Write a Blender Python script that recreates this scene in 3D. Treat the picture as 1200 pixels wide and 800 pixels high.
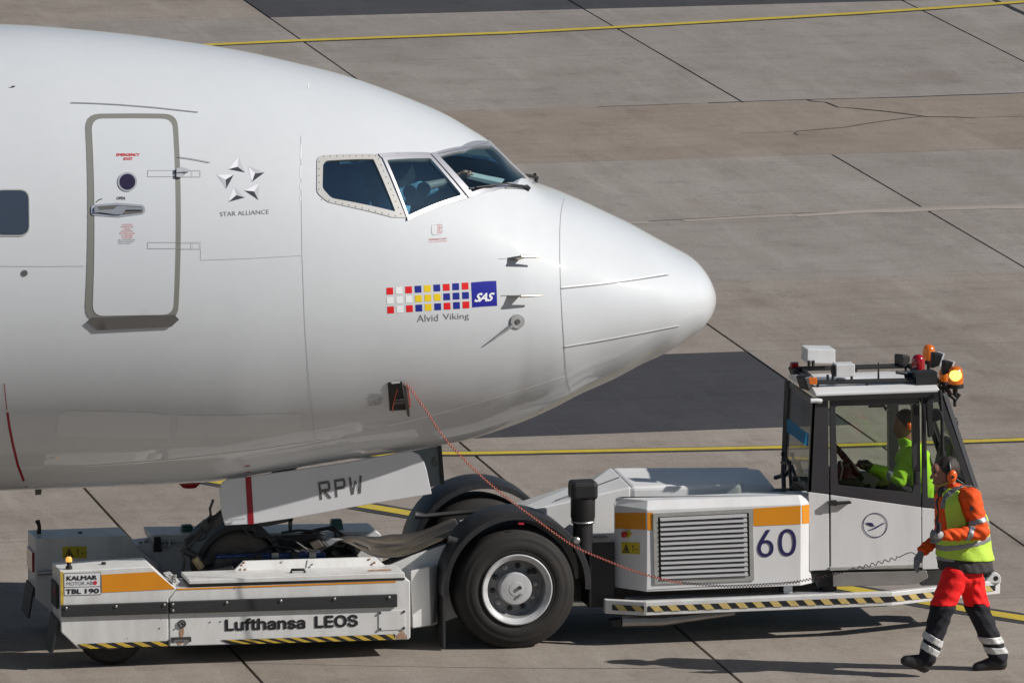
import bpy, bmesh, math, random
import numpy as np
from mathutils import Vector, Matrix
from mathutils.geometry import delaunay_2d_cdt
from mathutils.bvhtree import BVHTree

for _o in list(bpy.data.objects):
    bpy.data.objects.remove(_o)
SC = bpy.context.scene
COL = SC.collection
PI = math.pi
RNG = random.Random(7)

# ------------------------------------------------------------------ camera
FPX = 10800.0                       # focal length in pixels of a 1200 px wide frame
ELEV, YAW, DIST = math.radians(9.35), math.radians(11.8), 78.0
cR = np.array([math.cos(YAW), -math.sin(YAW), 0.0])
cF = np.array([math.sin(YAW) * math.cos(ELEV), math.cos(YAW) * math.cos(ELEV), -math.sin(ELEV)])
cU = np.array([math.sin(YAW) * math.sin(ELEV), math.cos(YAW) * math.sin(ELEV), math.cos(ELEV)])
cC = np.array([0, -1.05, 0.0]) - DIST * (cF + cR * (5 / FPX) - cU * (360 / FPX))
cam = bpy.data.cameras.new("camera")
cam.sensor_width = 36.0
cam.lens = FPX / 1200 * 36.0
cam.clip_start, cam.clip_end = 1.0, 9000.0
cam_ob = bpy.data.objects.new("camera", cam)
COL.objects.link(cam_ob)
cam_ob.matrix_world = Matrix(((cR[0], cU[0], -cF[0], cC[0]), (cR[1], cU[1], -cF[1], cC[1]),
                              (cR[2], cU[2], -cF[2], cC[2]), (0, 0, 0, 1)))
SC.camera = cam_ob

# ------------------------------------------------------------------ light
SUN_AZ, SUN_EL = math.radians(112), math.radians(32.7)     # azimuth clockwise from +Y
world = bpy.data.worlds.new("World")
SC.world = world
world.use_nodes = True
wn = world.node_tree
sky = wn.nodes.new("ShaderNodeTexSky")
sky.sky_type = 'NISHITA'
sky.sun_disc = False
sky.sun_elevation = SUN_EL
sky.sun_rotation = SUN_AZ
sky.air_density, sky.dust_density, sky.ozone_density = 1.0, 0.4, 1.0
wn.links.new(sky.outputs[0], wn.nodes["Background"].inputs[0])
wn.nodes["Background"].inputs[1].default_value = 0.05
sun = bpy.data.lights.new("sun", 'SUN')
sun.energy = 4.9
sun.angle = math.radians(0.53)
sun.color = (1.0, 0.955, 0.90)
sun_ob = bpy.data.objects.new("sun", sun)
COL.objects.link(sun_ob)
_sd = Vector((math.sin(SUN_AZ) * math.cos(SUN_EL), math.cos(SUN_AZ) * math.cos(SUN_EL), math.sin(SUN_EL)))
sun_ob.rotation_euler = (-_sd).to_track_quat('-Z', 'Y').to_euler()
sun_ob.location = (20, -10, 30)
SC.view_settings.view_transform = 'Standard'
SC.view_settings.look = 'None'
SC.view_settings.exposure = 0.0
SC.view_settings.gamma = 1.0
SC.view_settings.use_curve_mapping = False
SC.cycles.max_bounces = 8
SC.cycles.transparent_max_bounces = 16
SC.cycles.caustics_reflective = False
SC.cycles.caustics_refractive = False

# ------------------------------------------------------------------ measuring
def ray(px, py):
    return cF + cR * ((px - 600) / FPX) - cU * ((py - 400) / FPX)

def P(px, py, x=None, y=None, z=None):
    """real place of a point measured in the photograph that lies on x=, y= or z="""
    r = ray(px, py)
    for i, v in enumerate((x, y, z)):
        if v is not None:
            return cC + r * ((v - cC[i]) / r[i])

def prj(X):
    d = np.asarray(X, float) - cC
    zz = d @ cF
    return np.stack([600 + FPX * (d @ cR) / zz, 400 - FPX * (d @ cU) / zz], -1)

class PlaneMap:
    def __init__(self, p0, n):
        self.p0, self.n = np.asarray(p0, float), np.asarray(n, float) / np.linalg.norm(n)
        if self.n @ cF > 0:
            self.n = -self.n
    def __call__(self, px, py, off=0.0):
        r = ray(px, py)
        t = ((self.p0 - cC) @ self.n) / (r @ self.n)
        return cC + r * t + self.n * off

def yplane(y):
    return PlaneMap((0, y, 0), (0, -1, 0))

# ------------------------------------------------------------------ materials
def srgb(r, g, b):
    f = lambda c: c / 12.92 if c <= 0.04045 else ((c + 0.055) / 1.055) ** 2.4
    return (f(r / 255), f(g / 255), f(b / 255))

def mat(name, col, rough=0.5, metal=0.0, coat=0.0, dirt=0.0, dirt_col=(0.12, 0.10, 0.08), dscale=3.0,
        streak=(1, 1, 1), grain=0.0, gscale=60.0, bump=0.0, bscale=200.0, emit=None, estr=0.0, spec=0.5, rvar=0.0, specks=0.0):
    m = bpy.data.materials.new(name)
    m.use_nodes = True
    nt = m.node_tree
    b = nt.nodes["Principled BSDF"]
    b.inputs["Base Color"].default_value = (*col, 1)
    b.inputs["Roughness"].default_value = rough
    b.inputs["Metallic"].default_value = metal
    b.inputs["Coat Weight"].default_value = coat
    b.inputs["Coat Roughness"].default_value = 0.06
    b.inputs["Specular IOR Level"].default_value = spec
    if emit:
        b.inputs["Emission Color"].default_value = (*emit, 1)
        b.inputs["Emission Strength"].default_value = estr
    L = nt.links.new
    geo = nt.nodes.new("ShaderNodeNewGeometry")
    cur = None
    if dirt > 0:
        mp = nt.nodes.new("ShaderNodeMapping")
        mp.inputs["Scale"].default_value = streak
        L(geo.outputs["Position"], mp.inputs["Vector"])
        n = nt.nodes.new("ShaderNodeTexNoise")
        n.inputs["Scale"].default_value = dscale
        n.inputs["Detail"].default_value = 8
        n.inputs["Roughness"].default_value = 0.65
        L(mp.outputs[0], n.inputs["Vector"])
        r = nt.nodes.new("ShaderNodeMapRange")
        r.inputs["From Min"].default_value = 0.42
        r.inputs["From Max"].default_value = 0.75
        r.inputs["To Max"].default_value = dirt
        L(n.outputs[0], r.inputs["Value"])
        mx = nt.nodes.new("ShaderNodeMixRGB")
        mx.inputs[1].default_value = (*col, 1)
        mx.inputs[2].default_value = (*dirt_col, 1)
        L(r.outputs[0], mx.inputs[0])
        cur = mx.outputs[0]
    if specks > 0:
        n = nt.nodes.new("ShaderNodeTexNoise")
        n.inputs["Scale"].default_value = 26
        n.inputs["Detail"].default_value = 6
        n.inputs["Roughness"].default_value = .7
        L(geo.outputs["Position"], n.inputs["Vector"])
        r = nt.nodes.new("ShaderNodeMapRange")
        r.inputs["From Min"].default_value = .66
        r.inputs["From Max"].default_value = .71
        r.inputs["To Max"].default_value = specks
        L(n.outputs[0], r.inputs["Value"])
        mx = nt.nodes.new("ShaderNodeMixRGB")
        if cur:
            L(cur, mx.inputs[1])
        else:
            mx.inputs[1].default_value = (*col, 1)
        mx.inputs[2].default_value = (.16, .11, .075, 1)
        L(r.outputs[0], mx.inputs[0])
        cur = mx.outputs[0]
    if grain > 0:
        n = nt.nodes.new("ShaderNodeTexNoise")
        n.inputs["Scale"].default_value = gscale
        n.inputs["Detail"].default_value = 4
        L(geo.outputs["Position"], n.inputs["Vector"])
        r = nt.nodes.new("ShaderNodeMapRange")
        r.inputs["From Min"].default_value = 0.25
        r.inputs["From Max"].default_value = 0.75
        r.inputs["To Min"].default_value = 1 - grain
        r.inputs["To Max"].default_value = 1 + grain
        L(n.outputs[0], r.inputs["Value"])
        mx = nt.nodes.new("ShaderNodeVectorMath")
        mx.operation = 'SCALE'
        if cur:
            L(cur, mx.inputs[0])
        else:
            mx.inputs[0].default_value = col
        L(r.outputs[0], mx.inputs["Scale"])
        cur = mx.outputs[0]
    if cur:
        L(cur, b.inputs["Base Color"])
    if rvar > 0:
        n = nt.nodes.new("ShaderNodeTexNoise")
        n.inputs["Scale"].default_value = 5.0
        n.inputs["Detail"].default_value = 5
        L(geo.outputs["Position"], n.inputs["Vector"])
        r = nt.nodes.new("ShaderNodeMapRange")
        r.inputs["To Min"].default_value = max(0.02, rough - rvar)
        r.inputs["To Max"].default_value = rough + rvar
        L(n.outputs[0], r.inputs["Value"])
        L(r.outputs[0], b.inputs["Roughness"])
    if bump > 0:
        n = nt.nodes.new("ShaderNodeTexNoise")
        n.inputs["Scale"].default_value = bscale
        n.inputs["Detail"].default_value = 3
        L(geo.outputs["Position"], n.inputs["Vector"])
        bp = nt.nodes.new("ShaderNodeBump")
        bp.inputs["Strength"].default_value = bump
        bp.inputs["Distance"].default_value = 0.01
        L(n.outputs[0], bp.inputs["Height"])
        L(bp.outputs[0], b.inputs["Normal"])
    return m

def glass(name, tint, refl=(1, 1, 1), rough=0.02, base=.05):
    m = bpy.data.materials.new(name)
    m.use_nodes = True
    nt = m.node_tree
    nt.nodes.clear()
    out = nt.nodes.new("ShaderNodeOutputMaterial")
    tr = nt.nodes.new("ShaderNodeBsdfTransparent")
    tr.inputs[0].default_value = (*tint, 1)
    gl = nt.nodes.new("ShaderNodeBsdfGlossy")
    gl.inputs["Roughness"].default_value = rough
    gl.inputs["Color"].default_value = (*refl, 1)
    lw = nt.nodes.new("ShaderNodeLayerWeight")
    lw.inputs[0].default_value = .5
    pw = nt.nodes.new("ShaderNodeMath"); pw.operation = 'POWER'; pw.inputs[1].default_value = 5.0
    nt.links.new(lw.outputs["Facing"], pw.inputs[0])
    fr = nt.nodes.new("ShaderNodeMath"); fr.operation = 'MULTIPLY_ADD'; fr.inputs[1].default_value = .9; fr.inputs[2].default_value = base
    nt.links.new(pw.outputs[0], fr.inputs[0])
    mx = nt.nodes.new("ShaderNodeMixShader")
    nt.links.new(fr.outputs[0], mx.inputs[0])
    nt.links.new(tr.outputs[0], mx.inputs[1])
    nt.links.new(gl.outputs[0], mx.inputs[2])
    nt.links.new(mx.outputs[0], out.inputs[0])
    return m

# ------------------------------------------------------------------ objects
def link(o, parent=None):
    COL.objects.link(o)
    if parent is not None:
        o.parent = parent
        o.matrix_parent_inverse = Matrix.Identity(4)
        if o.type == 'MESH' and not o.get('_local'):
            pass
    return o

def world_loc(o):
    v = Vector((0, 0, 0))
    while o is not None:
        v += o.location
        o = o.parent
    return v

def thing(name, loc, label, cat, group=None):
    o = bpy.data.objects.new(name, None)
    o.empty_display_size = 0.3
    COL.objects.link(o)
    o.location = Vector([float(v) for v in loc])
    tag(o, label, cat, group)
    return o

def tag(o, label=None, cat=None, group=None, kind=None):
    if label: o["label"] = label
    if cat: o["category"] = cat
    if group: o["group"] = group
    if kind: o["kind"] = kind
    return o

def mesh_ob(name, verts, faces, m, parent=None, smooth=False, bev=0.0, seg=2, mats=None, fmat=None, angle=35, normals=None):
    """one mesh object; its verts are given in world space, its origin is its own middle"""
    me = bpy.data.meshes.new(name)
    V = np.asarray(verts, float)
    if len(V):
        c = (V.min(0) + V.max(0)) / 2
    else:
        c = np.zeros(3)
    me.from_pydata([tuple(v) for v in (V - c)], [], [tuple(int(i) for i in f) for f in faces])
    for mm in (mats or [m]):
        me.materials.append(mm)
    if fmat is not None:
        me.polygons.foreach_set("material_index", np.asarray(fmat, dtype=np.int32))
    if smooth:
        me.polygons.foreach_set("use_smooth", np.ones(len(me.polygons), dtype=bool))
    me.update()
    if normals is not None:
        me.normals_split_custom_set_from_vertices([tuple(n) for n in normals])
    o = bpy.data.objects.new(name, me)
    COL.objects.link(o)
    if parent is not None:
        o.parent = parent
        o.location = Vector(c) - world_loc(parent)
    else:
        o.location = Vector(c)
    if smooth and normals is None and angle < 180:
        try:
            me.set_sharp_from_angle(angle=math.radians(angle))
        except Exception:
            pass
    if bev > 0:
        b = o.modifiers.new("bevel", 'BEVEL')
        b.width = bev
        b.segments = seg
        b.limit_method = 'ANGLE'
        b.angle_limit = math.radians(30)
        b.harden_normals = False
    return o

class MB:
    def __init__(self):
        self.v, self.f, self.mi = [], [], []
    def add(self, verts, faces, mi=0):
        n = len(self.v)
        self.v += [tuple(map(float, p)) for p in verts]
        self.f += [tuple(n + i for i in f) for f in faces]
        self.mi += [mi] * len(faces)
        return self
    def loft(self, A, B, mi=0):
        """solid between two outlines of equal length"""
        n = len(A)
        A = [np.asarray(a, float) for a in A]; B = [np.asarray(b, float) for b in B]
        ca, cb = sum(A) / n, sum(B) / n
        nrm = np.zeros(3)
        for i in range(n):
            nrm += np.cross(A[i] - ca, A[(i + 1) % n] - ca)
        if nrm @ (cb - ca) > 0:
            A, B = A[::-1], B[::-1]
        fs = [tuple(range(n)), tuple(range(2 * n - 1, n - 1, -1))]
        fs += [(i, i + n, (i + 1) % n + n, (i + 1) % n) for i in range(n)]
        return self.add(A + B, fs, mi)
    def prism(self, pts, vec, mi=0):
        vec = np.asarray(vec, float)
        return self.loft(pts, [np.asarray(p, float) + vec for p in pts], mi)
    def px(self, poly, y0, y1, mi=0):
        """outline measured on the plane y=y0, extruded straight to y=y1"""
        A = [P(a, b, y=y0) for a, b in poly]
        return self.prism(A, (0, y1 - y0, 0), mi)
    def box(self, lo, hi, mi=0):
        x0, y0, z0 = lo; x1, y1, z1 = hi
        return self.prism([(x0, y0, z0), (x1, y0, z0), (x1, y0, z1), (x0, y0, z1)], (0, y1 - y0, 0), mi)
    def tube(self, pts, r, seg=8, mi=0, caps=True):
        pts = [np.asarray(p, float) for p in pts]
        rs = r if hasattr(r, '__len__') else [r] * len(pts)
        rings = []
        up = None
        for i, p in enumerate(pts):
            d = pts[min(i + 1, len(pts) - 1)] - pts[max(i - 1, 0)]
            d = d / (np.linalg.norm(d) + 1e-12)
            if up is None:
                a = np.array([0, 0, 1.0]) if abs(d[2]) < .9 else np.array([1.0, 0, 0])
                up = np.cross(d, a); up /= np.linalg.norm(up)
            up = up - d * (up @ d); up /= (np.linalg.norm(up) + 1e-12)
            w = np.cross(d, up)
            rings.append([p + rs[i] * (math.cos(2 * PI * k / seg) * up + math.sin(2 * PI * k / seg) * w) for k in range(seg)])
        vs = [q for ring in rings for q in ring]
        fs = []
        for i in range(len(pts) - 1):
            for k in range(seg):
                a, b = i * seg + k, i * seg + (k + 1) % seg
                fs.append((a, b, b + seg, a + seg))
        if caps:
            fs.append(tuple(range(seg - 1, -1, -1)))
            fs.append(tuple((len(pts) - 1) * seg + k for k in range(seg)))
        return self.add(vs, fs, mi)
    def lathe(self, prof, c, axis=(0, 1, 0), seg=32, mi=0, closed=False):
        """prof: list of (radius, offset along axis)"""
        ax = np.asarray(axis, float); ax /= np.linalg.norm(ax)
        a = np.array([0, 0, 1.0]) if abs(ax[2]) < .9 else np.array([1.0, 0, 0])
        u = np.cross(ax, a); u /= np.linalg.norm(u); w = np.cross(ax, u)
        c = np.asarray(c, float)
        vs = []
        for r, h in prof:
            for k in range(seg):
                t = 2 * PI * k / seg
                vs.append(c + ax * h + max(r, 1e-5) * (math.cos(t) * u + math.sin(t) * w))
        fs = []
        n = len(prof)
        for i in range(n if closed else n - 1):
            j = (i + 1) % n
            for k in range(seg):
                fs.append((i * seg + k, i * seg + (k + 1) % seg, j * seg + (k + 1) % seg, j * seg + k))
        return self.add(vs, fs, mi)
    def build(self, name, m, parent=None, **kw):
        mats = m if isinstance(m, list) else [m]
        o = mesh_ob(name, self.v, self.f, None, parent, mats=mats, fmat=self.mi, **kw)
        bm = bmesh.new(); bm.from_mesh(o.data)
        bmesh.ops.recalc_face_normals(bm, faces=bm.faces)
        bm.to_mesh(o.data); bm.free()
        return o

def pts_px(poly, y):
    return [P(a, b, y=y) for a, b in poly]

def decal(name, poly, mp, m, parent, off=0.003, th=0.0):
    """thin flat sheet lying proud of a plane"""
    A = [mp(a, b, off) for a, b in poly]
    return mesh_ob(name, A, [tuple(range(len(A)))], m, parent)

_font_cache = {}
try:
    import os
    SANS = bpy.data.fonts.load(os.path.join(bpy.utils.system_resource('DATAFILES'), 'fonts', 'Inter.woff2'))
except Exception:
    SANS = None
def glyphs(s, bold=0.0, shear=0.0, spacing=1.0):
    cu = bpy.data.curves.new("lettering", 'FONT')
    cu.body = s
    if SANS is not None and s in ('60', 'Lufthansa', 'LEOS'):
        cu.font = SANS
    cu.offset = bold
    cu.shear = shear
    cu.space_character = spacing
    cu.resolution_u = 4
    o = bpy.data.objects.new("lettering", cu)
    COL.objects.link(o)
    bpy.context.view_layer.update()
    me = bpy.data.meshes.new_from_object(o.evaluated_get(bpy.context.evaluated_depsgraph_get()))
    V = np.array([v.co[:] for v in me.vertices])
    F = [tuple(p.vertices) for p in me.polygons]
    bpy.data.objects.remove(o); bpy.data.curves.remove(cu); bpy.data.meshes.remove(me)
    return V, F

def lettering(name, s, quad, mp, m, parent, off=.004, bold=0.0, shear=0.0, spacing=1.0):
    """quad: pixel corners top-left, top-right, bottom-right, bottom-left of the ink"""
    V, F = glyphs(s, min(bold, 0), shear, spacing)
    if bold > 0:
        # heavier strokes: shifted copies, each a hair further out
        VV, FF = [], []
        sh = [(0, 0)] + [(bold * math.cos(t), bold * math.sin(t)) for t in (0, PI / 2, PI, 1.5 * PI, PI / 4, 3 * PI / 4, 5 * PI / 4, 7 * PI / 4)]
        for k, (dx, dy) in enumerate(sh):
            n = len(VV)
            VV += [(v[0] + dx, v[1] + dy, k * .00012) for v in V]
            FF += [tuple(n + i for i in f) for f in F]
        V, F = np.array(VV), FF
    lo, hi = V.min(0), V.max(0)
    q = [np.array(c, float) for c in quad]
    W = []
    for v in V:
        u = (v[0] - lo[0]) / (hi[0] - lo[0]); t = (v[1] - lo[1]) / (hi[1] - lo[1])
        top = q[0] * (1 - u) + q[1] * u; bot = q[3] * (1 - u) + q[2] * u
        p = bot * (1 - t) + top * t
        W.append(mp(p[0], p[1], off + v[2]))
    return mesh_ob(name, W, F, m, parent)

# ------------------------------------------------------------------ palette
M = {}
M['white'] = mat("white_paint", (0.70, 0.70, 0.69), 0.42, coat=0.15, dirt=0.38, dirt_col=(.32, .29, .25), dscale=2.6, specks=.8, streak=(2.2, 1, .5), grain=.03, rvar=.1)
M['white_clean'] = mat("cab_white_paint", (0.71, 0.71, 0.71), 0.35, coat=0.3, dirt=0.22, dirt_col=(.38, .35, .31), dscale=3, streak=(2, 1, .4), specks=.45)
M['orange'] = mat("orange_paint", (0.72, 0.27, 0.008), 0.45, dirt=0.15, dirt_col=(.3, .12, .02))
M['hood'] = mat("hood_white_paint", (0.74, 0.74, 0.74), 0.4, coat=0.2, dirt=0.25, dirt_col=(.35, .33, .32), dscale=1.5)
M['black'] = mat("black_rubber", (0.022, 0.022, 0.024), 0.6, dirt=.3, dirt_col=(.07, .065, .06))
M['rubrail'] = mat("rubbing_rail_rubber", (0.022, 0.023, 0.025), 0.55, dirt=.25, dirt_col=(.06, .06, .06), streak=(1, 1, 5))
M['tyre'] = mat("tyre_rubber", (0.016, 0.0145, 0.0135), 0.8, dirt=.45, dirt_col=(.040, .033, .027), dscale=5, bump=.2, bscale=60)
M['rim'] = mat("grey_wheel_paint", (0.52, 0.53, 0.54), 0.4, dirt=.5, dirt_col=(.2, .17, .15), dscale=8)
M['disc'] = mat("wheel_disc_grey", (0.30, 0.305, 0.31), 0.5, dirt=.7, dirt_col=(.07, .06, .05), dscale=14)
M['hub'] = mat("grey_hub_paint", (0.36, 0.37, 0.38), 0.45, dirt=.5, dirt_col=(.12, .1, .09), dscale=12)
M['steel'] = mat("bare_steel", (0.45, 0.44, 0.43), 0.4, metal=.9, dirt=.4, dirt_col=(.2, .17, .14))
M['darksteel'] = mat("dark_oily_steel", (0.03, 0.03, 0.033), 0.5, dirt=.4, dirt_col=(.08, .07, .06), dscale=8)
M['fender'] = mat("fender_plastic", (0.018, 0.019, 0.022), 0.42, dirt=.3, dirt_col=(.06, .055, .05), dscale=6)
M['mat'] = mat("worn_rubber_mat", (0.034, 0.031, 0.029), 0.7, dirt=1.0, dirt_col=(.19, .155, .11), dscale=3.4, streak=(.6, 2, 1))
M['cabdark'] = mat("charcoal_cab_paint", (0.034, 0.034, 0.04), 0.38, coat=.25, dirt=.15, dirt_col=(.08, .07, .07))
M['grey'] = mat("grey_paint", (0.30, 0.31, 0.32), 0.5, dirt=.5, dirt_col=(.12, .11, .1), dscale=6)
M['frame'] = mat("louvre_frame_grey", (0.36, 0.36, 0.34), 0.5, dirt=.5, dirt_col=(.2, .19, .17), dscale=9)
M['slat'] = mat("louvre_slat_aluminium", (0.36, 0.36, 0.365), 0.45, dirt=.35, dirt_col=(.3, .28, .26), dscale=9)
M['yellow'] = mat("hazard_yellow", (0.62, 0.42, 0.05), 0.55, dirt=.6, dirt_col=(.25, .18, .06), dscale=18)
M['tan'] = mat("faded_hazard_yellow", (0.60, 0.45, 0.16), 0.55, dirt=.5, dirt_col=(.3, .22, .1), dscale=18)
M['ink'] = mat("black_lettering", (0.012, 0.012, 0.016), 0.5)
M['navy'] = mat("navy_lettering", (0.016, 0.014, 0.085), 0.45)
M['greytext'] = mat("grey_lettering", (0.16, 0.16, 0.17), 0.5)
M['sign'] = mat("white_sign", (0.72, 0.73, 0.74), 0.4)
M['reddot'] = mat("red_print", (0.55, 0.02, 0.05), 0.5)
M['label'] = mat("yellow_label", (0.55, 0.43, 0.02), 0.5)
M['rust'] = mat("rust_stain", (0.32, 0.15, 0.07), 0.8, dirt=.8, dirt_col=(.60, .52, .44), dscale=25)
M['red'] = mat("red_plastic", (0.45, 0.01, 0.012), 0.3)
M['blue'] = mat("blue_hydraulic_paint", (0.012, 0.035, 0.16), 0.4, dirt=.4, dirt_col=(.3, .35, .45), dscale=25)
M['green'] = mat("green_lamp_cover", (0.02, 0.09, 0.075), 0.4)
M['wood'] = mat("tan_cylinder", (0.45, 0.33, 0.17), 0.5, dirt=.4)
M['cable'] = mat("black_cable", (0.012, 0.012, 0.013), 0.55)
M['amber'] = mat("amber_lens", (0.50, 0.11, 0.01), 0.15, coat=.6, emit=(1, .25, .02), estr=.12)
M['lampglow'] = mat("small_lamp_glow", (0.6, 0.22, 0.02), 0.3, emit=(1, .5, .12), estr=.9)
M['amberlit'] = mat("lit_amber_bulb", (0.8, 0.35, 0.02), 0.3, emit=(1, .55, .06), estr=5.0)
M['redlens'] = mat("red_lens", (0.30, 0.004, 0.012), 0.12, coat=.7)
M['chrome'] = mat("polished_metal", (0.60, 0.60, 0.60), 0.3, metal=.8)
M['cabglass'] = glass("cab_glass", (0.82, 0.88, 0.82), base=.03)
M['bluesticker'] = mat("blue_sun_strip", (0.005, 0.27, 0.62), 0.4)
_nt = M['bluesticker'].node_tree
_tl = _nt.nodes.new("ShaderNodeBsdfTranslucent"); _tl.inputs[0].default_value = (0.01, .40, .85, 1)
_mx = _nt.nodes.new("ShaderNodeMixShader"); _mx.inputs[0].default_value = .6
_nt.links.new(_nt.nodes["Principled BSDF"].outputs[0], _mx.inputs[1]); _nt.links.new(_tl.outputs[0], _mx.inputs[2])
_nt.links.new(_mx.outputs[0], [n for n in _nt.nodes if n.type == 'OUTPUT_MATERIAL'][0].inputs[0])
M['screenglass'] = glass("dark_reflection_windscreen_glass", (.40, .42, .40))  # clear pane; tint darkened to stand in for its dark reflection

# ------------------------------------------------------------------ ground
def ground_mat(name, c1, c2, c3, rough=0.85, seal=False):
    m = bpy.data.materials.new(name)
    m.use_nodes = True
    nt = m.node_tree
    b = nt.nodes["Principled BSDF"]
    L = nt.links.new
    geo = nt.nodes.new("ShaderNodeNewGeometry")
    oi = nt.nodes.new("ShaderNodeObjectInfo")
    def noise(scale, detail, sc, rgh=.6):
        mp = nt.nodes.new("ShaderNodeMapping")
        mp.inputs["Scale"].default_value = sc
        L(geo.outputs["Position"], mp.inputs["Vector"])
        n = nt.nodes.new("ShaderNodeTexNoise")
        n.inputs["Scale"].default_value = scale
        n.inputs["Detail"].default_value = detail
        n.inputs["Roughness"].default_value = rgh
        L(mp.outputs[0], n.inputs["Vector"])
        return n.outputs[0]
    def rng(v, a, b_, c, d):
        r = nt.nodes.new("ShaderNodeMapRange")
        for k, q in zip(("From Min", "From Max", "To Min", "To Max"), (a, b_, c, d)):
            r.inputs[k].default_value = q
        L(v, r.inputs["Value"])
        return r.outputs[0]
    def mix(f, a, b_):
        x = nt.nodes.new("ShaderNodeMixRGB")
        L(f, x.inputs[0])
        for i, q in ((1, a), (2, b_)):
            if isinstance(q, tuple):
                x.inputs[i].default_value = (*q, 1)
            else:
                L(q, x.inputs[i])
        return x.outputs[0]
    big = rng(noise(.42, 8, (.8, .6, 1), .68), .36, .64, 0, 1)
    brush = rng(noise(1.3, 8, (.9, .55, 1), .72), .3, .75, 0, .8)
    brush2 = rng(noise(1.9, 8, (.8, .6, 1), .78), .52, .74, 0, .55)
    c = mix(big, c1, c2)
    c = mix(brush, c, c3)
    c = mix(brush2, c, tuple(v * .62 for v in c1))
    drag = rng(noise(1.1, 7, (2.0, .16, 1), .72), .5, .8, 0, .55)
    c = mix(drag, c, tuple(min(v * 1.22, .5) for v in c3))
    spots = rng(noise(3.5, 8, (1, 1, 1), .75), .63, .74, 0, .35)
    c = mix(spots, c, tuple(v * .55 for v in c2))
    oil = rng(noise(.55, 9, (1, .8, 1), .7), .62, .72, 0, .28)
    c = mix(oil, c, tuple(v * .4 for v in c1))
    thin = rng(noise(2.2, 5, (.16, 2.4, 1), .7), .5, .8, 0, .35)
    c = mix(thin, c, tuple(v * .7 for v in c1))
    # fine aggregate
    g = rng(noise(55, 3, (1, 1, 1)), .2, .8, .68, 1.32)
    g2 = rng(noise(16, 4, (1, 1.6, 1), .7), .25, .75, .87, 1.13)
    per = rng(oi.outputs["Random"], 0, 1, .94, 1.06)
    v = nt.nodes.new("ShaderNodeMath"); v.operation = 'MULTIPLY'
    L(g, v.inputs[0]); L(g2, v.inputs[1])
    v2 = nt.nodes.new("ShaderNodeMath"); v2.operation = 'MULTIPLY'
    L(v.outputs[0], v2.inputs[0]); L(per, v2.inputs[1])
    s = nt.nodes.new("ShaderNodeVectorMath"); s.operation = 'SCALE'
    L(c, s.inputs[0]); L(v2.outputs[0], s.inputs["Scale"])
    L(s.outputs[0], b.inputs["Base Color"])
    b.inputs["Roughness"].default_value = rough
    b.inputs["Specular IOR Level"].default_value = .3
    bp = nt.nodes.new("ShaderNodeBump")
    bp.inputs["Strength"].default_value = .35
    bp.inputs["Distance"].default_value = .006
    L(noise(45, 4, (1, 1, 1)), bp.inputs["Height"])
    L(bp.outputs[0], b.inputs["Normal"])
    return m

M['concrete'] = ground_mat("apron_concrete", (.198, .162, .132), (.290, .250, .211), (.335, .300, .263))
M['concrete_grey'] = ground_mat("apron_concrete_grey", (.212, .183, .160), (.282, .253, .226), (.316, .290, .264))
M['concrete_brown'] = ground_mat("apron_concrete_brown", (.190, .150, .118), (.258, .212, .172), (.290, .248, .210))
M['asphalt'] = ground_mat("patch_asphalt", (.038, .037, .042), (.055, .054, .059), (.068, .067, .071), .8)
M['sealant'] = mat("joint_sealant", (.018, .017, .017), .8)
M['lineyellow'] = mat("taxi_line_yellow", (.56, .42, .035), .7, dirt=.5, dirt_col=(.3, .24, .1), dscale=4, grain=.12, gscale=40)
M['lineblack'] = mat("taxi_line_black_border", (.035, .036, .04), .75, dirt=.5, dirt_col=(.12, .11, .1), dscale=5)
M['crack'] = mat("crack_filler", (.05, .043, .038), .9)
M['darkseal'] = mat("weathered_joint", (.15, .125, .10), .9)
M['lightseal'] = mat("cement_smear", (.37, .325, .28), .9, dirt=1.0, dirt_col=(.25, .21, .18), dscale=2.2, streak=(.4, 3, 1))

far_ground = mesh_ob("ground", [(-3000, -3000, -.055), (3000, -3000, -.055), (3000, 3000, -.055), (-3000, 3000, -.055)], [(0, 1, 2, 3)], M['concrete'])
tag(far_ground, kind='structure')
apron = mesh_ob("apron", [(-22.6, -17.4, -.05), (30.5, -17.4, -.05), (30.5, 58.6, -.05), (-22.6, 58.6, -.05)], [(0, 1, 2, 3)], M['sealant'])
tag(apron, kind='structure')
YJ = [-17.4, -13, -8.6, -4.25, .3, 4.7, 9.12, 13.54, 18.0, 22.58, 26.95, 31.43, 36.0, 40.5, 45.0, 49.5, 54, 58.6]
XJ0 = [-22.6, -18.3, -14.2, -10.2, -6.25, -2.36, 1.54, 5.43, 9.6, 13.88, 18.0, 22.2, 26.4, 30.5]
GAP = .015
for r in range(len(YJ) - 1):
    y0, y1 = YJ[r], YJ[r + 1]
    xs_ = list(XJ0)
    if r == 10:
        xs_ = [-22.6, -10.2, 5.43, 22.2, 30.5]
    for c in range(len(xs_) - 1):
        x0, x1 = xs_[c], xs_[c + 1]
        g = GAP
        mm = M['concrete']
        if r in (8, 9, 11, 12): mm = M['concrete_grey']
        if r == 10: mm = M['concrete_brown']
        nm = "concrete_slab"
        if (r == 6 and abs(x1 - 5.43) < .01) or (r in (13, 14, 15, 16) and 5 < x0 and x1 < 18.5) or (r == 6 and abs(x1 - 1.54) < .01):
            mm, nm = M['asphalt'], "asphalt_patch"
        gx0 = g
        gy = .004 if r in (7, 8, 9, 11) else .007
        gy2 = .004 if r in (6, 7, 8, 10, 11) else .007
        b = MB().box((x0 + gx0, y0 + gy, -.045), (x1 - g, y1 - gy2, RNG.uniform(-.0008, .0008)))
        b.build(nm, mm, apron)
RNG2 = random.Random(3)

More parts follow.
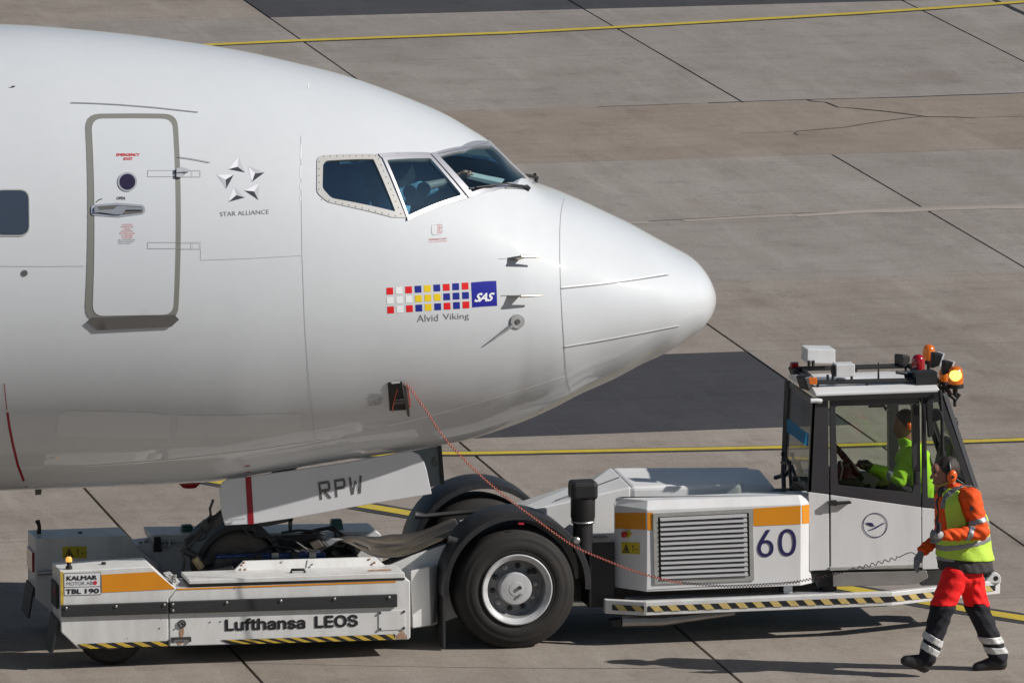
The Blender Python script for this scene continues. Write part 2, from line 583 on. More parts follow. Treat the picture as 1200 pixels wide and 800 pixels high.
def ribbon(name, px_pts, w, z, m, parent=None, wob=0.0, taper=False):
    """strip of constant width lying on the ground"""
    pts = [P(a, b, z=0) for a, b in px_pts]
    dense = []
    for i in range(len(pts) - 1):
        n = max(1, int(np.linalg.norm(pts[i + 1] - pts[i]) / .35))
        for k in range(n):
            dense.append(pts[i] + (pts[i + 1] - pts[i]) * k / n)
    dense.append(pts[-1])
    V, F = [], []
    for i, p in enumerate(dense):
        d = dense[min(i + 1, len(dense) - 1)] - dense[max(i - 1, 0)]
        d = d / np.linalg.norm(d)
        n = np.array([-d[1], d[0], 0])
        ww = w * (1 + RNG2.uniform(-wob, wob)) / 2
        q = p + n * RNG2.uniform(-wob, wob) * w * .6
        V += [q + n * ww + (0, 0, z), q - n * ww + (0, 0, z)]
        if i:
            F.append((2 * i - 2, 2 * i - 1, 2 * i + 1, 2 * i))
    return mesh_ob(name, V, F, m, parent)

def taxi_line(px_pts, w, wb):
    o = ribbon("taxi_line", px_pts, w, .009, M['lineyellow'], None, wob=.03)
    tag(o, kind='structure')
    ribbon("line_border", px_pts, wb, .0045, M['lineblack'], o, wob=.03)

taxi_line([(-120, 69), (100, 60), (255, 52.7), (350, 48.3), (450, 44.6), (600, 39), (720, 32.8), (900, 22.4), (1000, 16.6), (1080, 11.4), (1200, 2.8), (1350, -8)], .19, .27)
taxi_line([(60, 541), (300, 537), (516, 531.8), (560, 531.6), (700, 528.8), (921, 524.5), (1060, 520), (1200, 515.5), (1400, 508)], .15, .25)
taxi_line([(60, 533), (255, 564.5), (453, 597.5), (600, 622), (1000, 691), (1135, 714.8), (1200, 725), (1400, 757)], .19, .37)
# cracks and cement smear belong to the slabs they cross
ribbon("crack", [(945, 116.8), (952, 119), (968, 120), (975, 123), (982, 126), (1000, 127), (1045, 131.5), (1075, 135.5), (1085, 137), (1120, 137.5), (1145, 138.5)], .030, .004, M['crack'], apron, wob=.35)
ribbon("crack", [(1145, 138.3), (1175, 137), (1215, 138)], .014, .004, M['crack'], apron, wob=.35)
ribbon("crack", [(1082, 136.5), (1060, 139), (1030, 143), (1010, 146), (990, 149.5), (960, 152), (935, 154), (931, 156.5), (936, 158.5)], .022, .004, M['crack'], apron, wob=.35)
ribbon("crack", [(935, 154.3), (915, 154.8), (890, 156), (868, 156)], .011, .004, M['crack'], apron, wob=.35)
ribbon("crack", [(830, 120.8), (880, 119), (940, 117.2), (1000, 115.6), (1060, 114), (1120, 112), (1160, 110.6), (1240, 108.0)], .035, .004, M['crack'], apron, wob=.6)
ribbon("crack", [(700, 125.2), (760, 123.4), (830, 120.8)], .014, .004, M['crack'], apron, wob=.6)
ribbon("expansion_joint", [(1140, -11.5), (1165, 0), (1200, 16.2), (1260, 44.6)], .075, .005, M['sealant'], apron, wob=.1)
ribbon("cement_smear", [(800, 258.5), (840, 256.5), (900, 253), (930, 251.5)], .16, .003, M['lightseal'], apron, wob=.6)
ribbon("cement_smear", [(930, 252), (1000, 248.5), (1060, 246.3), (1100, 244.8), (1160, 243), (1240, 240.5)], .30, .0032, M['lightseal'], apron, wob=.4)
ribbon("cement_smear", [(640, 265), (700, 262.8), (760, 260.5)], .12, .003, M['lightseal'], apron, wob=.6)
ribbon("crack", [(760, 259), (820, 256), (900, 251.4), (980, 248.2)], .05, .0036, M['darkseal'], apron, wob=.7)

# ================================================================== AIRLINER
YC = -0.2          # fuselage centre plane
XN = 1.8929        # nose tip
WD = np.array([0, .03, .08, .15, .25, .5, .75, 1.0, 1.35, 1.75, 2.2, 2.7, 3.2, 3.8, 4.5, 5.2, 6.0, 7, 9, 24])
WW = np.array([0, .255, .43, .59, .735, .935, 1.06, 1.158, 1.275, 1.395, 1.513, 1.625, 1.715, 1.795, 1.85, 1.873, 1.88, 1.88, 1.88, 1.88])
TD = np.array([0, .02, .06, .12, .2, .32, .5, .72, .95, 1.2, 1.35, 1.45, 1.52, 1.62, 1.75, 1.85, 1.95, 2.1, 2.3, 2.55, 2.85, 3.2, 3.6, 4.1, 4.7, 5.3, 6.1, 7.2, 9, 24])
ZT = np.array([2.8203, 2.91, 3.0057, 3.1002, 3.1774, 3.2472, 3.3486, 3.4746, 3.5898, 3.7108, 3.775, 3.8116, 3.8376, 3.8925, 4.0159, 4.115, 4.2217, 4.3214, 4.4451, 4.5638, 4.6871, 4.8139, 4.9241, 5.0462, 5.1536, 5.2383, 5.3152, 5.3537, 5.3537, 5.3537])
TK = np.array([i for i, d in enumerate(TD) if not 1.0 < d < 2.0])
BD = np.array([0, .02, .06, .12, .2, .32, .5, .72, .95, 1.25, 1.5, 1.9, 2.3, 2.8, 3.3, 3.9, 4.5, 5.2, 6.1, 7.2, 9, 24])
ZB = np.array([2.8203, 2.735, 2.66, 2.5946, 2.5309, 2.4711, 2.3661, 2.274, 2.1627, 2.0415, 1.924, 1.7715, 1.6685, 1.6028, 1.5538, 1.4759, 1.4071, 1.3978, 1.3978, 1.3978, 1.3978, 1.3978])

def pchip(x, y, q):
    h = np.diff(x); dl = np.diff(y) / h
    m = np.zeros_like(y); m[0] = dl[0]; m[-1] = dl[-1]
    for i in range(1, len(x) - 1):
        if dl[i - 1] * dl[i] > 0:
            w1 = 2 * h[i] + h[i - 1]; w2 = h[i] + 2 * h[i - 1]
            m[i] = (w1 + w2) / (w1 / dl[i - 1] + w2 / dl[i])
    q = np.asarray(q, float)
    k = np.clip(np.searchsorted(x, q) - 1, 0, len(h) - 1)
    t = (q - x[k]) / h[k]
    return (1 + 2 * t) * (1 - t) ** 2 * y[k] + t * (1 - t) ** 2 * h[k] * m[k] + t * t * (3 - 2 * t) * y[k + 1] + t * t * (t - 1) * h[k] * m[k + 1]

def hull(D, ph):
    D = np.asarray(D, float); ph = np.asarray(ph, float)
    T = pchip(TD, ZT, D); B = pchip(BD, ZB, D); W = pchip(WD, WW, D)
    zc = B + (T - B) * (.46 + .12 * np.exp(-D / 1.2))
    c, s = np.cos(ph), np.sin(ph)
    # the hollow in front of the windshield stays near the centre line; the cheeks are plain convex
    Ts = pchip(TD[TK], ZT[TK], D)
    return np.stack(np.broadcast_arrays(XN - D, YC + W * c, zc + np.where(s > 0, Ts - zc, zc - B) * s + np.where(s > 0, T - Ts, 0) * np.abs(s) ** 7), -1)

def hull_n(D, ph):
    D = np.asarray(D, float); ph = np.asarray(ph, float)
    e = 0.012
    a = hull(D + e, ph) - hull(np.maximum(D - e, 1e-4), ph)
    b = hull(D, ph + .01) - hull(D, ph - .01)
    n = np.cross(a, b)
    n = n / (np.linalg.norm(n, axis=-1, keepdims=True) + 1e-12)
    ctr = hull(D, ph); out = ctr.copy(); out[..., 1] -= YC
    out[..., 2] -= (pchip(TD, ZT, D) + pchip(BD, ZB, D)) / 2
    out[..., 0] = .01
    sg = np.sign((n * out).sum(-1, keepdims=True)); sg[sg == 0] = 1
    return n * sg

def to_param(p):
    D = XN - p[0]
    W = float(pchip(WD, WW, D)); B = float(pchip(BD, ZB, D)); T = float(pchip(TD, ZT, D))
    zc = B + (T - B) * (.46 + .12 * np.exp(-D / 1.2))
    c = max(-1.0, min(1.0, (p[1] - YC) / W))
    if p[2] > zc:
        Ts = float(pchip(TD[TK], ZT[TK], D))
        s = (p[2] - zc) / (Ts - zc)
        for _ in range(8):
            s = (p[2] - zc - (T - Ts) * min(s, 1.2) ** 7) / (Ts - zc)
        return D, math.atan2(s, c)
    s = (p[2] - zc) / (zc - B)
    ph = math.atan2(s, c)
    if ph < -PI / 2:
        ph += 2 * PI
    return D, ph

# coarse copy used only to find where a sight line meets the hull
_D = np.concatenate([[.004, .015], np.linspace(.03, 1, 40), np.linspace(1.02, 8.5, 190)])
_ph = np.linspace(-PI / 2, 1.5 * PI, 181)
_g = hull(_D[:, None], _ph[None, :])
_idx = lambda i, j: i * len(_ph) + j
_bvh = BVHTree.FromPolygons([tuple(v) for v in _g.reshape(-1, 3)],
    [(_idx(i, j), _idx(i + 1, j), _idx(i + 1, j + 1), _idx(i, j + 1)) for i in range(len(_D) - 1) for j in range(len(_ph) - 1)])

def hull_px(px, py):
    """(D, phi) where the sight line through a photo point meets the hull"""
    for dy in (0, 1, 2, 4, 6):
        r = ray(px, py + dy); r = r / np.linalg.norm(r)
        h = _bvh.ray_cast(Vector(cC), Vector(r))
        if h[0] is not None:
            return to_param(np.array(h[0]))
    raise ValueError("off the hull: %s %s" % (px, py))

def hull_map(px, py, off=0.0):
    D, ph = hull_px(px, py)
    return hull(D, ph) + hull_n(np.array([D]), np.array([ph]))[0] * off

VS = 1.6   # phi -> metres, roughly, for triangulating
def densify(loop, step):
    out = []
    n = len(loop)
    for i in range(n):
        a, b = np.array(loop[i]), np.array(loop[(i + 1) % n])
        k = max(1, int(math.hypot(b[0] - a[0], (b[1] - a[1]) * VS) / step))
        out += [tuple(a + (b - a) * j / k) for j in range(k)]
    return out

def inpoly(pts, loop):
    x, y = pts[:, 0], pts[:, 1]
    r = np.zeros(len(pts), bool)
    n = len(loop)
    for i in range(n):
        x0, y0 = loop[i]; x1, y1 = loop[(i + 1) % n]
        c = ((y0 > y) != (y1 > y))
        with np.errstate(divide='ignore', invalid='ignore'):
            r ^= c & (x < (x1 - x0) * (y - y0) / (y1 - y0 + 1e-15) + x0)
    return r

def tri_region(outer, holes, pts):
    """triangulate points + loops in (D, phi); keep what lies inside outer and outside the holes"""
    V, E = [], []
    for L in ([outer] if outer else []) + holes:
        s = len(V)
        V += [(p[0], p[1] * VS) for p in L]
        E += [(s + i, s + (i + 1) % len(L)) for i in range(len(L))]
    V += [(p[0], p[1] * VS) for p in pts]
    r = delaunay_2d_cdt([Vector(v) for v in V], E, [], 0, 1e-6)
    W = np.array([(v[0], v[1] / VS) for v in r[0]])
    F = np.array([tuple(f) for f in r[2]])
    cen = W[F].mean(1)
    keep = np.ones(len(F), bool)
    if outer:
        keep &= inpoly(cen, outer)
    for h in holes:
        keep &= ~inpoly(cen, h)
    F = F[keep]
    used = np.unique(F)
    re = -np.ones(len(W), int); re[used] = np.arange(len(used))
    return W[used], re[F]

def hull_sheet(name, outer, holes, m, parent, off=.003, step=.05, inner=0.10, rim=0.0):
    """sheet that follows the hull, loops given in (D, phi)"""
    outer = densify(outer, step)
    holes = [densify(h, step) for h in holes]
    a = np.array(outer)
    g = []
    for D in np.arange(a[:, 0].min(), a[:, 0].max(), inner):
        for ph in np.arange(a[:, 1].min(), a[:, 1].max(), inner / VS):
            g.append((D + .001, ph + .001))
    if g:
        g = np.array(g)
        k = inpoly(g, outer)
        for h in holes: k &= ~inpoly(g, h)
        g = [tuple(q) for q in g[k]]
    W, F = tri_region(outer, holes, g)
    Nn = hull_n(W[:, 0], W[:, 1])
    V = hull(W[:, 0], W[:, 1]) + Nn * off
    V = list(V); F = [tuple(f) for f in F]; NN = list(Nn)
    # outward winding
    V0 = np.array(V)
    FF = []
    for f in F:
        n = np.cross(V0[f[1]] - V0[f[0]], V0[f[2]] - V0[f[0]])
        FF.append(f if n @ NN[f[0]] > 0 else f[::-1])
    if rim > 0:
        for L in [outer] + holes:
            s = len(V)
            A = np.array(L)
            n1 = hull_n(A[:, 0], A[:, 1]); p1 = hull(A[:, 0], A[:, 1])
            V += list(p1 + n1 * off) + list(p1 + n1 * (off - rim))
            NN += list(n1) * 2
            k = len(L)
            FF += [(s + i, s + (i + 1) % k, s + k + (i + 1) % k, s + k + i) for i in range(k)]
        return mesh_ob(name, V, FF, m, parent, smooth=True, angle=40)
    return mesh_ob(name, V, FF, m, parent, smooth=True, normals=NN)

def px_loop(poly):
    return [hull_px(a, b) for a, b in poly]

def skin(name, poly, m, parent, off=.003, holes=(), **kw):
    return hull_sheet(name, px_loop(poly), [px_loop(h) for h in holes], m, parent, off, **kw)

def round_rect(cs, r, n=5):
    """round the corners of a pixel quad"""
    out = []
    k = len(cs)
    for i in range(k):
        p, a, b = np.array(cs[i], float), np.array(cs[i - 1], float), np.array(cs[(i + 1) % k], float)
        u = (a - p) / np.linalg.norm(a - p); v = (b - p) / np.linalg.norm(b - p)
        rr = r[i] if hasattr(r, '__len__') else r
        for j in range(n + 1):
            t = j / n
            s, e = p + u * rr, p + v * rr
            out.append(tuple((1 - t) ** 2 * s + 2 * t * (1 - t) * p + t * t * e))
    return out

def stroke(name, pts, w, m, parent, off=.003):
    """thin line on the hull; pts and width in photo pixels"""
    V, F = [], []
    dense = []
    for i in range(len(pts) - 1):
        a, b = np.array(pts[i], float), np.array(pts[i + 1], float)
        n = max(1, int(np.linalg.norm(b - a) / 6))
        dense += [a + (b - a) * k / n for k in range(n)]
    dense.append(np.array(pts[-1], float))
    for i, p in enumerate(dense):
        d = dense[min(i + 1, len(dense) - 1)] - dense[max(0, i - 1)]
        d = d / np.linalg.norm(d)
        n = np.array([-d[1], d[0]]) * w / 2
        for q in (p + n, p - n):
            V.append(hull_map(q[0], q[1], off))
        if i:
            F.append((2 * i - 2, 2 * i - 1, 2 * i + 1, 2 * i))
    return mesh_ob(name, V, F, m, parent)

def mat_fuselage():
    m = mat("fuselage_gloss_white", (0.59, 0.615, 0.64), 0.5, coat=.75, spec=.2, dirt=.12, dirt_col=(.55, .54, .53), dscale=.8, streak=(.35, 1, 1.6), grain=.015, gscale=9)
    nt = m.node_tree
    out = [n for n in nt.nodes if n.type == 'OUTPUT_MATERIAL'][0]
    b = nt.nodes["Principled BSDF"]
    b.inputs["Coat Roughness"].default_value = .035
    nz = nt.nodes.new("ShaderNodeTexNoise"); nz.inputs["Scale"].default_value = 2.2; nz.inputs["Detail"].default_value = 2
    g2 = nt.nodes.new("ShaderNodeNewGeometry"); nt.links.new(g2.outputs["Position"], nz.inputs["Vector"])
    bp = nt.nodes.new("ShaderNodeBump"); bp.inputs["Strength"].default_value = .10; bp.inputs["Distance"].default_value = .03
    nt.links.new(nz.outputs[0], bp.inputs["Height"]); nt.links.new(bp.outputs[0], b.inputs["Coat Normal"])
    # the cabin side of the skin is pale, its colour raised to brighten the inside
    ins = nt.nodes.new("ShaderNodeBsdfDiffuse"); ins.inputs[0].default_value = (.55, .60, .62, 1)
    geo = nt.nodes.new("ShaderNodeNewGeometry")
    mx = nt.nodes.new("ShaderNodeMixShader")
    nt.links.new(geo.outputs["Backfacing"], mx.inputs[0])
    nt.links.new(b.outputs[0], mx.inputs[1]); nt.links.new(ins.outputs[0], mx.inputs[2])
    nt.links.new(mx.outputs[0], out.inputs[0])
    return m
M['fus'] = mat_fuselage()
M['doorwhite'] = mat("door_gloss_white", (0.58, 0.607, 0.635), 0.5, coat=.75, spec=.2)
M['doorband'] = mat("door_outline_grey", (0.20, 0.20, 0.18), 0.45, coat=.2)
M['seam'] = mat("panel_seam", (0.16, 0.16, 0.17), 0.6)
M['hairline'] = mat("hairline_seam", (0.40, 0.41, 0.43), 0.5)
M['hingeline'] = mat("hinge_line_grey", (0.34, 0.34, 0.35), 0.6)
M['seamlight'] = mat("seam_sealant_light", (0.82, 0.83, 0.83), 0.4)
M['silver'] = mat("window_frame_aluminium", (0.66, 0.66, 0.69), 0.34, metal=.75)
M['framewhite'] = mat("window_surround_primer", (0.44, 0.44, 0.435), 0.42, coat=.1, dirt=.3, dirt_col=(.42, .38, .3), dscale=9)
M['rivet'] = mat("rivet_head", (0.30, 0.27, 0.22), 0.5)
M['cockglass'] = glass("flight_deck_glass", (0.40, 0.74, 0.90), (.62, .88, 1.0), .015, .26)
M['cockglass2'] = glass("windshield_glass", (0.74, 0.87, 0.88), (.8, .95, 1.0), .015, .12)
M['cabinpane'] = mat("cabin_window_blind", (0.045, 0.06, 0.085), 0.12, coat=.8)
M['porthole'] = mat("porthole_glass", (0.03, 0.022, 0.05), 0.1, coat=.8)
M['decalwhite'] = mat("decal_white", (0.80, 0.82, 0.83), 0.35)
M['decalred'] = mat("decal_red", (0.70, 0.008, 0.012), 0.35)
M['decalblue'] = mat("decal_blue", (0.008, 0.018, 0.25), 0.35)
M['decalyellow'] = mat("decal_yellow", (0.78, 0.56, 0.01), 0.35)
M['logoblue'] = mat("decal_logo_blue", (0.008, 0.012, 0.28), 0.35)
M['starlight'] = mat("star_light_face", (0.76, 0.77, 0.81), 0.4)
M['stargrey'] = mat("star_grey_face", (0.46, 0.47, 0.51), 0.4)
M['stardark'] = mat("star_dark_face", (0.022, 0.024, 0.04), 0.4)
M['cautionred'] = mat("caution_red_print", (0.55, 0.10, 0.10), 0.5)
M['darkgrey'] = mat("dark_grey_trim", (0.10, 0.095, 0.09), 0.5)
M['stripe'] = mat("dark_red_stripe", (0.27, 0.004, 0.014), 0.4)
M['regtext'] = mat("registration_grey", (0.105, 0.10, 0.095), 0.5)
M['nosetyre'] = mat("nose_tyre_rubber", (0.060, 0.053, 0.048), 0.75, dirt=.6, dirt_col=(.10, .085, .07), dscale=6)
M['patch'] = mat("lighter_paint_patch", (0.63, 0.65, 0.67), 0.5, coat=.75, spec=.2)
M['doorgrey'] = mat("gear_door_paint", (0.64, 0.65, 0.67), 0.35, coat=.3, dirt=.2, dirt_col=(.5, .49, .48), dscale=3)
M['probe'] = mat("heated_probe_metal", (0.42, 0.38, 0.33), 0.35, metal=.8)
M['dash'] = mat("glareshield_dark", (0.035, 0.04, 0.045), 0.7)
M['seatblue'] = mat("seat_fabric_blue", (0.10, 0.18, 0.26), 0.8)
M['paper'] = mat("paper_chart", (0.62, 0.72, 0.74), 0.6)

plane_root = thing("airplane", (XN - 5.0, YC, 0), "white passenger jet nose with open nose gear doors, held on the white towing tractor", "airplane")

# ---- window outlines in (D, phi)
def crown(pxx, phi):
    """hull point at angle phi whose picture lies at column pxx"""
    lo, hi = .3, 6.0
    for _ in range(50):
        m_ = (lo + hi) / 2
        if prj(hull(m_, phi))[0] > pxx: lo = m_
        else: hi = m_
    return (lo + hi) / 2, phi

g3 = px_loop(round_rect([(378.4, 188.8), (437.5, 186.9), (463.3, 248.2), (388, 232.3), (377.6, 221)], [7, 2, 2, 4, 4]))
f3 = px_loop(round_rect([(371.3, 182.6), (442.5, 181), (475.5, 255.3), (460, 255), (384, 237), (371, 226)], [8, 1, 1, 1, 4, 5]))
g2 = px_loop(round_rect([(452.8, 188.4), (503.7, 186.6), (540.5, 229), (478, 252.8)], [2, 2, 3, 2]))
f2 = px_loop([(447.5, 185.4), (505.3, 183.6), (546, 231.8), (477.2, 257)])
g1 = px_loop([(515.3, 184.4), (545, 177.5), (575, 172), (596, 191.4), (616.5, 210.2), (601, 214.4), (580, 219), (553, 225.4)])
f1 = px_loop([(508, 179.8), (540, 172.6), (571.3, 166.6)]) + [crown(573.5, math.radians(90.02)), crown(598, math.radians(90.02)), crown(624, math.radians(90.02))] + px_loop([(604, 219), (580, 224), (552.8, 231)])
for q in (g3, g2, g1):
    pass
mirror = lambda L: [(D, PI - ph) for D, ph in L][::-1]
HOLES = [densify(h, .05) for h in (g3, g2, g1, mirror(g3), mirror(g2), mirror(g1))]

# ---- hull
Dg = np.concatenate([[.0015, .006, .014, .025, .04, .06], np.linspace(.085, .6, 22), np.linspace(.64, 5.2, 96), np.linspace(5.3, 8, 16), np.linspace(8.8, 23.9, 14)])
phg = np.linspace(-PI / 2, 1.5 * PI, 129)
gp = np.array([(d, p) for d in Dg for p in phg])
keep = np.ones(len(gp), bool)
for h in HOLES:
    keep &= ~inpoly(gp, h)
    hh = np.array(h)
    for a in hh[::1]:
        keep &= np.hypot(gp[:, 0] - a[0], (gp[:, 1] - a[1]) * VS) > .016
Wd, Fc = tri_region(None, HOLES, [tuple(q) for q in gp[keep]])
Vh = hull(Wd[:, 0], Wd[:, 1]); Nh = hull_n(Wd[:, 0], Wd[:, 1])
# outward winding
fa = np.cross(Vh[Fc[:, 1]] - Vh[Fc[:, 0]], Vh[Fc[:, 2]] - Vh[Fc[:, 0]])
flip = (fa * Nh[Fc[:, 0]]).sum(1) < 0
Fc[flip] = Fc[flip][:, ::-1]
fus = mesh_ob("fuselage", Vh, Fc, M['fus'], plane_root, smooth=True, normals=Nh)

# ---- flight deck
def window(gl, fr, name, fm, pane_m, off=.006):
    f = hull_sheet("window_frame", fr, [gl], fm, plane_root, off, step=.04, inner=.2, rim=.03)
    p = hull_sheet("pane", gl, [], pane_m, f, -.012, step=.06, inner=.08)
    return f
fw3 = window(g3, f3, "w", M['framewhite'], M['cockglass'])
fw2 = window(g2, f2, "w", M['silver'], M['cockglass'], .012)
fw1 = window(g1, f1, "w", M['silver'], M['cockglass2'], .008)
for gl, fr, mm in ((g3, f3, M['framewhite']), (g2, f2, M['silver']), (g1, f1, M['silver'])):
    window(mirror(gl), mirror(fr), "w", mm, M['cockglass'])
skin("window_rail", [(442.5, 181.2), (502.5, 180.2), (505, 184), (446, 185.6)], M['silver'], plane_root, .016, rim=.016)
skin("window_post", [(503.5, 181), (509.3, 180), (553.5, 231.3), (548.5, 232.4)], M['silver'], plane_root, .02, rim=.02)
skin("window_sill", [(477, 255.5), (545.5, 230.8), (546.5, 233.5), (477, 258.7)], M['silver'], plane_root, .018, rim=.018)

def rivets(pts, m, parent, r=.006, off=.008, name="rivets"):
    b = MB()
    for a, c in pts:
        D, ph = hull_px(a, c)
        n = hull_n(np.array([D]), np.array([ph]))[0]
        b.lathe([(r, off), (r * .9, off + .003), (0, off + .004)], hull(D, ph), n, 6)
    o = b.build(name, m, parent)
    o["kind"] = "stuff"
    return o
ed = []
outline = [(373.7, 222), (374, 190), (379.5, 183.6), (440, 183.2), (470.5, 250)]
for (a, b, n) in ((outline[0], outline[1], 4), (outline[2], outline[3], 8), ((443.5, 187), (469.5, 250.5), 9), ((378, 233.3), (463, 253.5), 11)):
    for k in range(n + 1):
        ed.append((a[0] + (b[0] - a[0]) * k / n, a[1] + (b[1] - a[1]) * k / n))
rivets(ed, M['rivet'], plane_root, .0048)
rivets([(512 + (570.5 - 512) * k / 24, 181.6 + (168.9 - 181.6) * k / 24) for k in range(25)], M['greytext'], plane_root, .005, .011)

# inside: bulkhead, glareshield, seats
inb = MB()
def section(D, s=.97):
    ph = np.linspace(-PI / 2, 1.5 * PI, 49)[:-1]
    q = hull(np.full(48, D), ph); c = q.mean(0)
    return c + (q - c) * s
q = section(4.2); inb.add(q, [tuple(range(48))])
inb.build("cockpit_bulkhead", mat("bulkhead_grey", (.40, .45, .48), .8), plane_root)
fl = MB(); fl.box((XN - 4.2, YC - 1.2, 3.05), (XN - 1.95, YC + 1.2, 3.09)); fl.build("cockpit_floor", M['dash'], plane_root)
gs = MB()
gs.loft([(XN - 1.62, YC - .5, 3.52), (XN - 1.62, YC + .5, 3.52), (XN - 1.62, YC + .5, 3.1), (XN - 1.62, YC - .5, 3.1)],
        [(XN - 2.15, YC - .95, 3.74), (XN - 2.15, YC + .95, 3.74), (XN - 2.15, YC + .95, 3.1), (XN - 2.15, YC - .95, 3.1)])
gs.build("glareshield", M['dash'], plane_root, bev=.03)
def pilot_seat(y):
    b = MB()
    b.loft([(XN - 3.0, y - .25, 3.45), (XN - 3.0, y + .25, 3.45), (XN - 3.14, y + .25, 3.45), (XN - 3.14, y - .25, 3.45)],
           [(XN - 3.2, y - .2, 4.12), (XN - 3.2, y + .2, 4.12), (XN - 3.32, y + .2, 4.12), (XN - 3.32, y - .2, 4.12)])
    b.box((XN - 3.1, y - .25, 3.36), (XN - 2.55, y + .25, 3.48))
    b.box((XN - 2.98, y - .08, 3.08), (XN - 2.7, y + .08, 3.37))
    b.loft([(XN - 3.2, y - .14, 4.16), (XN - 3.2, y + .14, 4.16), (XN - 3.28, y + .14, 4.16), (XN - 3.28, y - .14, 4.16)],
           [(XN - 3.2, y - .12, 4.34), (XN - 3.2, y + .12, 4.34), (XN - 3.28, y + .12, 4.34), (XN - 3.28, y - .12, 4.34)])
    return b.build("pilot_seat", M['seatblue'], plane_root, bev=.03)
pilot_seat(YC - .55); pilot_seat(YC + .55)
b = MB()   # control column yoke seen in the side window
yk = np.array([XN - 2.3, YC - .55, 3.72])
b.tube([yk + (-.05, 0, -.6), yk + (0, 0, -.1), yk + (-.02, 0, 0)], .03)
b.tube([yk + (-.04, -.2, .1), yk + (-.02, -.2, .0), yk + (-.02, -.12, -.03), yk + (-.02, .12, -.03), yk + (-.02, .2, 0), yk + (-.04, .2, .1)], .018)
b.build("control_yoke", M['dash'], plane_root, smooth=True)
b = MB()   # the black hand wheel and camera-like standby unit by the side window
for a, c in ((480.5, 225), (496.5, 221.5)):
    w0 = P(a, c, y=-1.30)
    b.lathe([(0, -.02), (.052, -.02), (.06, 0), (.052, .02), (0, .02)], w0, (0.2, 1, 0), 18)
w0 = P(486, 232, y=-1.29); b.box(w0 - (.07, .03, .06), w0 + (.07, .03, .04))
b.tube([P(497, 228, y=-1.29), P(500, 240, y=-1.29)], .018)
b.build("sliding_window_latch", M['dash'], plane_root, smooth=True, angle=40)
b = MB()
b.prism([P(547, 205.5, y=-.62), P(588, 214.5, y=-.75), P(585, 218.5, y=-.75), P(545, 208.5, y=-.62)], (0.05, .12, .015))
chart = b.build("flight_chart", M['paper'], None)
tag(chart, "pale blue sheet of paper lying on the dark glareshield behind the front windshield", "paper")

# wipers
def wiper(p_piv, p_tip, p_arm):
    b = MB()
    a = hull_map(*p_piv, .03)
    b.lathe([(.0, .03), (.025, .03), (.03, 0), (.03, -.05)], hull_map(*p_piv, 0.0), hull_n(*[np.array([v]) for v in hull_px(*p_piv)])[0], 10)
    b.tube([a, hull_map(*p_arm, .045), hull_map(*p_tip, .025)], [.010, .008, .006], 6)
    b.tube([a + (0.02, 0, -.012), hull_map(p_arm[0] + 3, p_arm[1] + 2, .04)], .005, 6)
    t0 = np.array(p_tip); d = np.array(p_arm, float) - t0
    b.tube([hull_map(t0[0] - 0.2 * d[0], t0[1] - .2 * d[1], .012), hull_map(t0[0] + .6 * d[0], t0[1] + .6 * d[1], .012)], .009, 6)
    return b.build("windshield_wiper", M['cable'], plane_root, smooth=True)
wiper((616.5, 221.5), (556, 221.5), (590, 219.3))
b = MB()
wp = np.array(hull(*crown(624, math.radians(84))))
b.tube([wp + (-.06, 0, .05), wp + (0, 0, .04), wp + (.05, -.01, .02)], .016, 6)
b.tube([wp + (.02, 0, .06), wp + (.04, .03, -.02)], .014, 6)
b.build("windshield_wiper", M['cable'], plane_root, smooth=True)

# ---- service door
door = skin("service_door", round_rect([(107.2, 139.5), (202.3, 139.8), (203.2, 368.6), (108.6, 370.2)], 13), M['doorwhite'], plane_root, .005, rim=.006)
skin("door_outline", round_rect([(100, 133.6), (208.6, 133.6), (209.3, 374.8), (99.6, 377)], 17), M['doorband'], plane_root, .0025,
     holes=[round_rect([(107.8, 140.2), (201.7, 140.5), (202.6, 368), (109.2, 369.5)], 13)], rim=.004)
skin("door_sill", [(102, 377), (108, 372), (200, 369), (204, 368.4), (209.5, 374), (200, 382.5), (113.5, 386.3)], M['darkgrey'], plane_root, .016, rim=.016)
ring = lambda cx, cy, r, n=20, k=1.0: [(cx + r * math.cos(2 * PI * i / n), cy + k * r * math.sin(2 * PI * i / n)) for i in range(n)]
pw = skin("porthole", ring(149, 213.6, 11.4), M['silver'], door, .010, rim=.006)
skin("porthole_glass", ring(149, 213.6, 9.3), M['porthole'], door, .0115)
hd = skin("handle_recess", round_rect([(106.5, 240.5), (137, 238), (169, 240.5), (170.5, 250.5), (139, 254.8), (106.5, 252.5)], [4, 2, 4, 4, 2, 4]), M['silver'], door, .009, rim=.005)
skin("handle_pocket", round_rect([(109.5, 242.5), (137, 240.5), (167, 242.5), (167.5, 249.5), (139, 252.5), (109.5, 250.5)], 3), M['darkgrey'], door, .0105)
skin("door_handle", round_rect([(110, 243.5), (114, 243), (115, 247), (132, 246), (137, 242.3), (144, 242), (166, 244), (166.5, 246.5), (147, 246.5), (142, 251.8), (135, 252), (117, 249.5), (110, 250)], 1), M['chrome'], door, .022, rim=.011)
lettering("emergency_lettering", "EMERGENCY", [(136.5, 180.2), (163.5, 180.2), (163.5, 183.4), (136.5, 183.4)], hull_map, M['decalred'], door, .0072, bold=.02)
lettering("exit_lettering", "EXIT", [(145, 185), (155.5, 185), (155.5, 188), (145, 188)], hull_map, M['decalred'], door, .0072, bold=.02)
lettering("open_lettering", "OPEN", [(136.5, 230.8), (146.5, 230.8), (146.5, 234.2), (136.5, 234.2)], hull_map, M['ink'], door, .0072, bold=.012)
stroke("open_arrow", [(119.5, 233.2), (115.5, 234.6), (112.3, 237.2)], 1.0, M['ink'], door, .0072)
